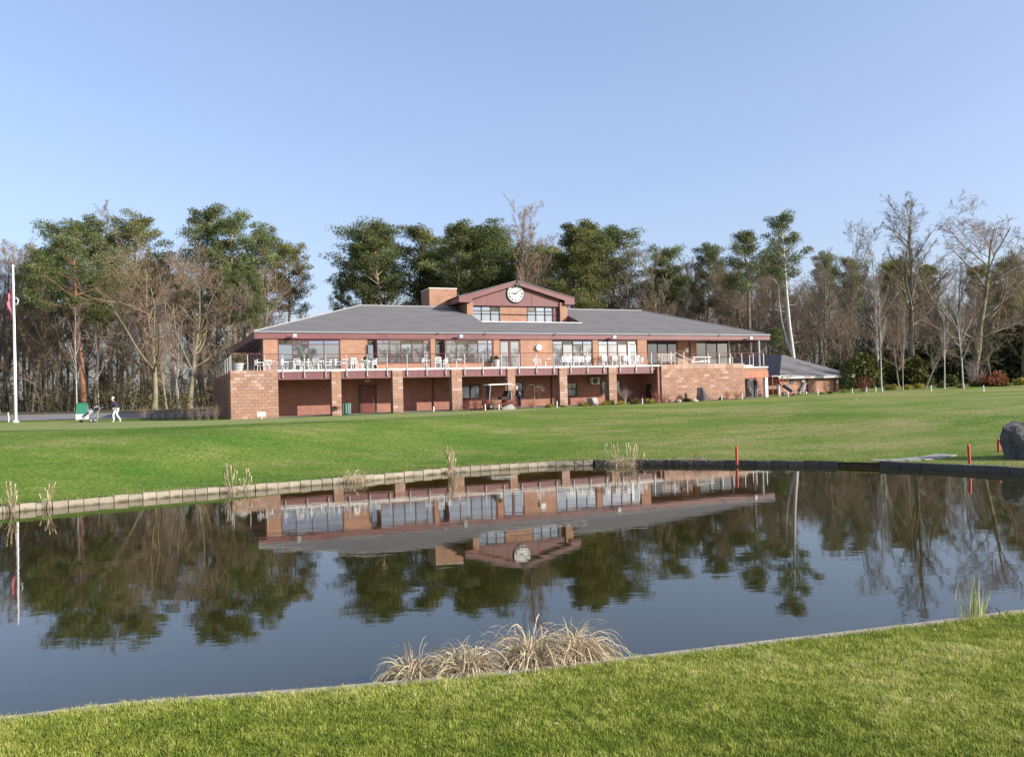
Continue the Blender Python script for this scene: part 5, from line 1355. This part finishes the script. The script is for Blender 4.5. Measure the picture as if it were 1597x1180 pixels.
def boulder(name, seed, m, x, y, s, lab, cat='boulder', rot=0, dz=0, chisel=None):
    rd = random.Random(seed); bm = bmesh.new(); bmesh.ops.create_icosphere(bm, subdivisions=4, radius=1)
    pl = [(rdir(rd), rd.uniform(.5, .88)) for _ in range(12)]
    if chisel: pl += chisel
    for v in bm.verts:
        for n_, d_ in pl:
            k = v.co.dot(n_)-d_
            if k > 0: v.co -= n_*k*.9
        v.co += v.co.normalized()*(.03*math.sin(v.co.x*9+seed)*math.sin(v.co.y*8)+.02*math.sin(v.co.z*17+v.co.x*5))
        v.co = Vector((v.co.x*s[0], v.co.y*s[1], v.co.z*s[2]))
    me = bpy.data.meshes.new(name); bm.to_mesh(me); bm.free(); me.materials.append(M[m])
    o = link(name, me, None, gp(x, y, dz), (0, 0, rot)); return tag(o, lab, cat)
boulder('boulder', 5, 'rock', 16.9, 27.0, (1.0, .85, 1.5), 'big dark boulder on the grass at the pond corner', dz=.12, rot=.4)
p = bw(23.1, -1.7); o = boulder('boulder', 8, 'rockpale', p.x, p.y, (.42, .35, .72), 'pale tilted boulder in front of the air conditioner', dz=.25); o.rotation_euler = (0, R(-32), .3)
p = bw(15.9, -2.0); boulder('boulder', 9, 'rockpale', p.x, p.y, (.62, .4, .34), 'low rounded pale boulder in front of the buggy', dz=.1)
p = bw(30.9, -1.6); boulder('boulder', 10, 'rockpale', p.x, p.y, (.35, .3, .22), 'small pale rock by the corner of the long block wall', dz=.05)
p = bw(32.5, -1.5); boulder('boulder', 12, 'rockpale', p.x, p.y, (.35, .3, .25), 'small pale rock next to the dark standing stone', dz=.05)
# standing stone: a cleft slab tapering upward
p = bw(33.35, -1.3); st = MB(); rd = random.Random(3); rings = []
for i, (z, wx, wy) in enumerate([(-.1,.52,.3),(.3,.46,.28),(.7,.36,.24),(1.0,.28,.2),(1.12,.20,.14)]):
    for j in range(10):
        a = 2*math.pi*j/10; k = 1+rd.uniform(-.09,.09)-(.22 if j == 7 else 0); st.v.append((wx*math.cos(a)*k-.03*i, wy*math.sin(a)*k, z))
for i in range(4):
    for j in range(10): st.f.append((i*10+j, i*10+(j+1) % 10, (i+1)*10+(j+1) % 10, (i+1)*10+j))
st.f.append(tuple(40+j for j in range(10)))
tag(st.build('standing_stone', 'slate', loc=gp(p.x, p.y)), 'dark tapering standing stone before the long block wall', 'standing stone')
tag(MB().box(-.5,.5,-.12,.12,0,.06).build('rubber_mat', 'black', loc=gp(-24.8, 57.8, .02)), 'flat dark bar lying on the ground behind the golfer', 'bar')

# ================================================================ TERRACE FURNITURE
def chair(name, lab, group, m):
    t = thing(name, lab, 'chair', group=group)
    MB().box(-.22,.22,-.21,.21,.41,.44).build('seat', m, t)
    b = MB()
    for k in range(5): b.box(-.19+k*.087,-.15+k*.087,.20,.235,.47,.80)
    b.box(-.22,.22,.195,.24,.80,.87); b.build('backrest', m, t)
    for sx in (-1, 1):
        MB().tube([(sx*.25,-.22,0),(sx*.23,-.2,.64)], .022, 5).build('leg', m, t); MB().tube([(sx*.25,.27,0),(sx*.21,.21,.44),(sx*.21,.23,.86)], .022, 5).build('leg', m, t)
        MB().box(sx*.24-.025, sx*.24+.025, -.22, .22, .63, .66).build('armrest', m, t)
    return t
def table(name, lab, group, m, r=.45, h=.72):
    t = thing(name, lab, 'table', group=group)
    MB().lathe([(r-.02,h-.035),(r,h-.02),(r,h),(r-.02,h)], 18).build('tabletop', m, t); MB().tube([(0,0,.03),(0,0,h-.035)], .035, 8).build('pedestal', m, t)
    for k in range(4):
        a = k*math.pi/2+.4; MB().tube([(0,0,.12),(math.cos(a)*r*.75, math.sin(a)*r*.75, .015)], .022, 5).build('foot', m, t)
    return t
C0 = chair('patio_chair', 'x', None, 'plastic'); T0 = table('patio_table', 'x', None, 'plastic'); C1 = chair('timber_chair', 'x', None, 'wood'); T1 = table('timber_table', 'x', None, 'wood', .5)
FZ = 4.742
used = set()
def put(proto, u, w, rz, lab, group):
    loc = bw(u, w, FZ)
    if proto.name not in used:
        used.add(proto.name); proto.location = loc; proto.rotation_euler = (0, 0, TH+rz); proto['label'] = lab; proto['group'] = group; return proto
    return dup(proto, loc, TH+rz, lab, group)
CG = 'white plastic chairs on the terrace'; TG = 'tables on the terrace'
def setting(u, w, where, faces, r=.72, tb=T0, ch=C0, tlab='white'):
    put(tb, u, w, 0, f'{tlab} round table '+where, TG)
    nm = {0: 'facing the pond', 1: 'side-on facing the road', 2: 'backing the railing', 3: 'side-on facing the entrance'}
    for f in faces:
        a = {0: math.pi/2, 1: 0, 2: -math.pi/2, 3: math.pi}[f]+rnd.uniform(-.25, .25)
        put(ch, u+r*math.cos(a), w+r*math.sin(a), a-math.pi/2+rnd.uniform(-.3, .3), ('white plastic chair ' if ch is C0 else 'brown timber chair ')+nm[f]+', '+where, CG if ch is C0 else 'timber chairs on the terrace')
setting(-.75, 1.5, 'on the terrace at the floodlit roof corner', (0, 1, 3))
setting(1.0, 1.35, 'below the first long terrace window', (1, 3, 2)); setting(2.65, 1.6, 'under the middle of the first long window', (1, 2, 3))
setting(4.85, 1.5, 'against the blank wall past the first window', (0, 1, 2, 3), tb=T1, tlab='dark timber'); setting(5.9, 1.3, 'by the green ball topiary', (1, 3))
setting(11.25, 1.0, 'between the two bay windows', (1, 2, 3))
put(T0, 13.0, 1.2, 0, 'white round table in front of the second bay window', TG)
setting(20.6, 1.6, 'below the round wall lamp', (3,)); 
for k in range(5): put(C0, 22.05+k*.52, 1.25+.1*(k % 2), math.pi+rnd.uniform(-.15,.15), 'white plastic chair in the row below the four-light window past the wall lamp', CG)
setting(24.8, 1.6, 'at the pier between the last two long windows', (0, 2), tb=T1, tlab='dark timber', ch=C1)
for k in range(5): put(C1 if k % 2 else C0, 25.6+k*.5, 1.2+.12*(k % 2), math.pi+rnd.uniform(-.15,.15), ('brown timber' if k % 2 else 'white plastic')+' chair in the mixed row under the last long window', 'timber chairs on the terrace' if k % 2 else CG)
setting(28.6, 1.5, 'at the curtained end of the last long window', (1, 2, 3))
setting(23.4, 1.7, 'under the four-light window past the wall lamp', (0, 1))
bl_ = thing('bench', 'pale weathered slatted bench at the start of the shaded end terrace', 'bench', tuple(bw(31.6, .9, FZ)), TH)
for k in range(4): MB().box(-.85,.85,-.25+.13*k,-.15+.13*k,.40,.43).build('slat', 'wicker', bl_)
for k in range(12): MB().box(-.83+.146*k,-.77+.146*k,.27,.30,.45,.95).build('slat', 'wicker', bl_)
MB().box(-.87,.87,.25,.32,.95,1.02).build('top_rail', 'wicker', bl_)
for sx in (-.82,.82):
    for sy in (-.22,.26): MB().box(sx-.035,sx+.035,sy-.035,sy+.035,0,.42).build('leg', 'wicker', bl_)
    MB().box(sx-.04,sx+.04,-.25,.28,.62,.66).build('armrest', 'wicker', bl_)
lt = thing('long_table', 'long white table on the shaded end terrace', 'table', tuple(bw(35.2, 1.6, FZ)), TH, TG)
MB().box(-.95,.95,-.4,.4,.68,.74).build('tabletop', 'plastic', lt)
for sx in (-.8,.8):
    for sy in (-.3,.3): MB().box(sx-.03,sx+.03,sy-.03,sy+.03,0,.68).build('leg', 'plastic', lt)
MB().box(-.8,.8,-.03,.03,.3,.36).build('stretcher', 'plastic', lt)
tb_ = thing('white_bench', 'white bench drawn up to the long white table', 'bench', tuple(bw(36.0, 2.5, FZ)), TH)
MB().box(-.8,.8,-.17,.17,.42,.46).build('seat', 'plastic', tb_)
for sx in (-.7,.7): MB().box(sx-.03,sx+.03,-.15,.15,0,.42).build('leg', 'plastic', tb_)
def planter(u, w, hpot, rtop, rball, lab, m='pot'):
    t = thing('planter', lab, 'planter', tuple(bw(u, w, FZ)))
    MB().lathe([(rtop*.68,0),(rtop,hpot),(rtop+.03,hpot),(rtop-.04,hpot-.05)], 14).build('pot', m, t)
    s = link('topiary', bush_mesh(int(u*10) % 97, 26, rball, rball*1.7, .07, 'olivebush', 50), t, (0, 0, hpot-.08)); return t
planter(16.5, 1.9, .72, .27, .22, 'tall grey planter with clipped green top by the glazed double doors'); planter(6.25, 2.2, .72, .2, .26, 'green ball topiary in a planter beside the narrow window'); planter(-2.75, 3.3, .72, .42, .36, 'square-shouldered grey planter at the road-side end of the terrace')

# ================================================================ GOLF BUGGY AND TROLLEYS
pb = bw(15.55, -.75); bg_ = thing('golf_buggy', 'golf buggy with white canopy parked before the undercroft', 'golf buggy', (pb.x, pb.y, zg(pb.x, pb.y)+.02), TH)
b = MB(); b.prism([(-1.05,.28),(1.1,.28),(1.12,.62),(.55,.72),(.5,.46),(-.35,.42),(-.55,.72),(-1.0,.70),(-1.12,.5)], -.55, .55); b.build('body', 'doorred', bg_)
for x in (-.75, .78):
    for y in (-.52, .52):
        wv = MB().lathe([(.10,-.07),(.21,-.08),(.225,0),(.21,.08),(.10,.07)], 16, (x,y,.22), 'y').build('wheel', 'rubber', bg_); MB().lathe([(.03,-.085),(.11,-.08),(.11,.08),(.03,.085)], 12, (x,y,.22), 'y').build('rim', 'steel', wv)
MB().box(.15,.62,-.5,.5,.74,.88).build('seat', 'black', bg_); MB().prism([(.58,.86),(.72,.84),(.80,1.35),(.70,1.36)], -.5, .5).build('backrest', 'black', bg_)
cnp = MB(); cnp.prism([(-.95,1.80),(-.8,1.88),(.9,1.90),(1.05,1.82),(.9,1.82),(-.8,1.80)], -.6, .6); cnp.build('canopy', 'plastic', bg_)
for x0, x1 in ((-.85,-.72),(.95,.86)):
    for y in (-.5,.5): MB().tube([(x0,y,.66),(x1,y,1.81)], .025, 6).build('canopy_post', 'steel', bg_)
ws = MB().add([(-.86,-.48,.72),(-.86,.48,.72),(-.74,.48,1.76),(-.74,-.48,1.76)], [(0,1,2,3)]).build('windscreen', 'glass', bg_); m_ = ws.modifiers.new('thickness', 'SOLIDIFY'); m_.thickness = .01
stw = MB()
for k in range(12):
    a, c = 2*math.pi*k/12, 2*math.pi*(k+1)/12; stw.tube([(-.32+.06*math.sin(a), .22+.17*math.cos(a), .98+.14*math.sin(a)), (-.32+.06*math.sin(c), .22+.17*math.cos(c), .98+.14*math.sin(c))], .015, 5, cap=False)
stw.tube([(-.32,.22,.98),(-.55,.22,.72)], .02); stw.build('steering_wheel', 'black', bg_)
MB().tube([(1.0,.2,.6),(1.15,.2,1.35)], .14, 8).build('golf_bag', 'black', bg_)
def trolley(name, lab, loc, rz, bagm, hand_at=None, sc=1.0):
    t = thing(name, lab, 'golf trolley', loc, rz, 'golf trolleys'); t.scale = (sc,)*3
    for sy in (-.32, .32):
        w_ = MB().lathe([(.10,-.03),(.155,-.035),(.165,0),(.155,.035),(.10,.03)], 16, (.25,sy,.165), 'y').build('wheel', 'rubber', t); MB().lathe([(.02,-.04),(.10,-.03),(.10,.03),(.02,.04)], 12, (.25,sy,.165), 'y').build('rim', 'steel', w_)
    w_ = MB().lathe([(.07,-.03),(.115,-.03),(.12,0),(.115,.03),(.07,.03)], 14, (-.55,0,.12), 'y').build('wheel', 'rubber', t)
    MB().tube([(-.55,0,.12),(-.45,0,.3),(.25,0,.34),(.72,0,.95),(.92,0,1.05)], .024, 6).tube([(.25,-.32,.165),(.25,0,.3),(.25,.32,.165)], .02, 5).tube([(.92,-.16,1.05),(.92,.16,1.05)], .022, 6).tube([(.60,0,.80),(.48,0,.02)], .02, 5).build('frame', 'steel', t)
    bagd = Vector((.80,0,.62)).normalized(); b0_ = Vector((-.45,0,.36)); b1_ = b0_+bagd*.95
    bgm = MB().tube([b0_, b0_+bagd*.1, b0_+bagd*.5, b1_], [.13,.15,.14,.16], 12).build('bag', bagm, t)
    MB().tube([b0_+bagd*.15+Vector((0,-.15,0)), b0_+bagd*.6+Vector((0,-.15,0))], [.06,.055], 8).build('pocket', 'black', bgm)
    MB().tube([b1_-bagd*.06, b1_+bagd*.01], .17, 12).build('collar', 'black', bgm)
    rd = random.Random(len(lab))
    for k in range(7):
        off = Vector((rd.uniform(-.07,.07), rd.uniform(-.09,.09), 0)); e = b1_+bagd*rd.uniform(.16, .36)+off*1.4
        cl = MB().tube([b1_-bagd*.1+off, e], .009, 5).build('club', 'steel', t)
        MB().lathe([(.015,-.045),(.05,-.02),(.055,.03),(.02,.055)], 8, tuple(e), 'y').build('head_cover' if k < 3 else 'club_head', ['white','black','navy','steel'][min(k,3)], cl)
    return t
trolley('golf_trolley', 'pale blue golf bag on a three-wheeled trolley pushed by the golfer', gp(-29.3, 57.0), R(4), 'bagblue')
p = bw(43.1, .0); trolley('golf_trolley', 'dark blue bag on a trolley parked by the outbuilding window', (p.x, p.y, zg(p.x, p.y)), TH+2.6, 'navy')
p = bw(45.0, .3); trolley('golf_trolley', 'black bag on a trolley parked under the outbuilding lamp', (p.x, p.y, zg(p.x, p.y)), TH+.3, 'black')
# open timber shelter frame for trolleys by the outbuilding
p = bw(43.3, 1.4); sh = thing('trolley_shelter', 'low grey-roofed trolley stand before the outbuilding window', 'shelter', (p.x, p.y, zg(p.x, p.y)), TH)
MB().prism([(-.95,1.72),(.95,1.72),(.9,1.80),(-.9,1.80)], -.4, .4).build('roof', 'grey', sh)
for sx in (-.85, .85):
    for sy in (-.35, .35): MB().box(sx-.025,sx+.025,sy-.025,sy+.025,0,1.718).build('post', 'wood', sh)
MB().box(-.8,.8,.3,.34,.6,.9).build('rail', 'wood', sh)

# ================================================================ PEOPLE
def skin(name, J, Ed, m, parent, sub=1):
    me = bpy.data.meshes.new(name); me.from_pydata([j[0] for j in J], [], []); 
    me = bpy.data.meshes.new(name); me.from_pydata([j[0] for j in J], Ed, []); me.materials.append(M[m])
    o = bpy.data.objects.new(name, me); COL.objects.link(o); o.parent = parent
    md = o.modifiers.new('skin', 'SKIN'); md.use_smooth_shade = True
    for i, j in enumerate(J):
        sv = me.skin_vertices[0].data[i]; r = j[1]; sv.radius = r if isinstance(r, tuple) else (r, r)
    me.skin_vertices[0].data[0].use_root = True
    o.modifiers.new('smooth', 'SUBSURF').levels = sub; o.modifiers['smooth'].render_levels = sub
    return o
def person(lab, loc, rz, top, legs, hairm, P):
    """P: joint positions, facing +x; z up from the ground"""
    t = thing('person', lab, 'person', loc, rz)
    V_ = {k: Vector(v) for k, v in P.items()}
    J = []; E_ = []; ix = {}
    def add(k, p, r, par=None):
        ix[k] = len(J); J.append((tuple(p), r))
        if par is not None: E_.append((ix[par], ix[k]))
    add('pelvis', V_['pelvis'], (.12,.15)); add('waist', V_['pelvis'].lerp(V_['chest'], .45), (.10,.13), 'pelvis'); add('chest', V_['chest'], (.11,.16), 'waist'); add('neck', V_['neck'], .052, 'chest')
    add('jaw', V_['head']-Vector((-.01,0,.08)), .065, 'neck'); add('head', V_['head']+Vector((0,0,.015)), (.088,.075), 'jaw'); add('crown', V_['head']+Vector((-.01,0,.10)), .06, 'head'); add('nose', V_['head']+Vector((.105,0,-.01)), .012, 'head')
    for s, sy in (('l', .17), ('r', -.17)):
        add('sh'+s, V_['chest']+Vector((0,sy,.10)), .058, 'chest'); add('el'+s, V_['el'+s], .042, 'sh'+s); add('wr'+s, V_['wr'+s], .029, 'el'+s)
        d = (V_['wr'+s]-V_['el'+s]).normalized(); palm = V_['wr'+s]+d*.06; add('pa'+s, palm, .035, 'wr'+s)
        for f in range(4):
            off = Vector((0, (f-1.5)*.022, 0)); k1 = palm+d*.05+off; k2 = k1+d*(.03+.008*(f in (1,2)))+Vector((0,0,-.02)); add(f'f{s}{f}', k1, .009, 'pa'+s); add(f'g{s}{f}', k2, .008, f'f{s}{f}')
        add('th'+s, palm+Vector((.01,(.03 if s == 'r' else -.03),.02))+d*.03, .010, 'pa'+s)
        add('hip'+s, V_['pelvis']+Vector((0,sy*.5,-.05)), .09, 'pelvis'); add('kn'+s, V_['kn'+s], .06, 'hip'+s); add('an'+s, V_['an'+s], .042, 'kn'+s); add('toe'+s, V_['an'+s]+Vector((.15,0,-.045)), .035, 'an'+s)
    skin('body', J, E_, 'skin', t)
    def J_(k): return Vector(J[ix[k]][0])
    jj = [(tuple(J_('waist')+Vector((0,0,-.05))), (.135,.165)), (tuple(J_('chest')), (.135,.185)), (tuple(J_('chest')+Vector((0,0,.13))), (.085,.12)), (tuple(J_('pelvis')), (.145,.175))]; je = [(0,1),(1,2),(0,3)]
    for s in 'lr':
        o = len(jj); jj += [(tuple(J_('sh'+s)), .080), (tuple(J_('el'+s)), .060), (tuple(J_('el'+s).lerp(J_('wr'+s), .92)), .046)]; je += [(1,o),(o,o+1),(o+1,o+2)]
    skin('jacket', jj, je, top, t)
    tj = [(tuple(J_('pelvis')+Vector((0,0,-.02))), (.135,.165))]; te = []
    for s in 'lr':
        o = len(tj); tj += [(tuple(J_('hip'+s)), .105), (tuple(J_('kn'+s)), .078), (tuple(J_('an'+s)+Vector((0,0,.03))), .062)]; te += [(0,o),(o,o+1),(o+1,o+2)]
    skin('trousers', tj, te, legs, t)
    for s in 'lr':
        a = J_('an'+s); skin('shoe', [(tuple(a+Vector((-.03,0,-.02))), (.05,.045)), (tuple(a+Vector((.08,0,-.035))), (.04,.045)), (tuple(a+Vector((.17,0,-.045))), (.028,.038))], [(0,1),(1,2)], 'white' if legs == 'cream' else 'black', t)
    h = J_('head'); skin('hair', [(tuple(h+Vector((-.035,0,.05))), (.085,.088)), (tuple(h+Vector((-.03,0,.105))), (.07,.075)), (tuple(h+Vector((-.075,0,-.02))), (.05,.07))], [(0,1),(0,2)], hairm, t)
    for sy in (-.03,.03): MB().lathe([(.004,-.008),(.010,0),(.004,.008)], 8, tuple(h+Vector((.083,sy,.02)))).build('eye', 'black', t)
    return t
walk = dict(pelvis=(0,0,.92), chest=(.13,0,1.28), neck=(.20,0,1.47), head=(.27,0,1.60), ell=(.26,.2,1.10), wrl=(.52,.14,1.08), elr=(.26,-.2,1.10), wrr=(.52,-.14,1.06), knl=(.18,.09,.50), anl=(.12,.09,.08), knr=(.0,-.09,.48), anr=(-.26,-.09,.09))
person('white-haired golfer in dark top and pale trousers pushing a trolley over the green', gp(-27.45, 57.0), math.pi, 'navy', 'cream', 'hair', walk)
stand = dict(pelvis=(0,0,.92), chest=(.05,0,1.30), neck=(.09,0,1.49), head=(.13,0,1.62), ell=(.06,.24,1.08), wrl=(.24,.18,.98), elr=(.06,-.24,1.08), wrr=(.24,-.18,.98), knl=(.04,.09,.50), anl=(0,.10,.08), knr=(.03,-.09,.50), anr=(-.04,-.10,.08))
bend = dict(stand, chest=(.16,0,1.24), neck=(.25,0,1.40), head=(.33,0,1.50), ell=(.20,.22,1.0), wrl=(.38,.16,.86), elr=(.20,-.22,1.0), wrr=(.38,-.16,.86))
p = bw(17.35, -.8); person('white-haired person in dark navy coat stooping behind the golf buggy', (p.x, p.y, zg(p.x, p.y)+.03), TH+math.pi, 'navy', 'navy', 'hair', bend)
p = bw(40.3, .5); person('person in dark jacket standing in the entrance doorway', (p.x, p.y, zg(p.x, p.y)+.03), TH+math.pi-.6, 'navy', 'jean', 'hair', stand)
p = bw(41.9, -.4); person('person in dark red jacket and pale trousers by the entrance post', (p.x, p.y, zg(p.x, p.y)+.03), TH-.5, 'redcloth', 'cream', 'hair', stand)

gx, gy = 24.2, 58.0
tag(MB().lathe([(.004,-.033),(.024,-.024),(.033,0),(.024,.024),(.004,.033)], 10).build('golf_ball', 'white', smooth=True, loc=gp(gx, gy, .06)), 'white golf ball lying on the wide lawn', 'golf ball')
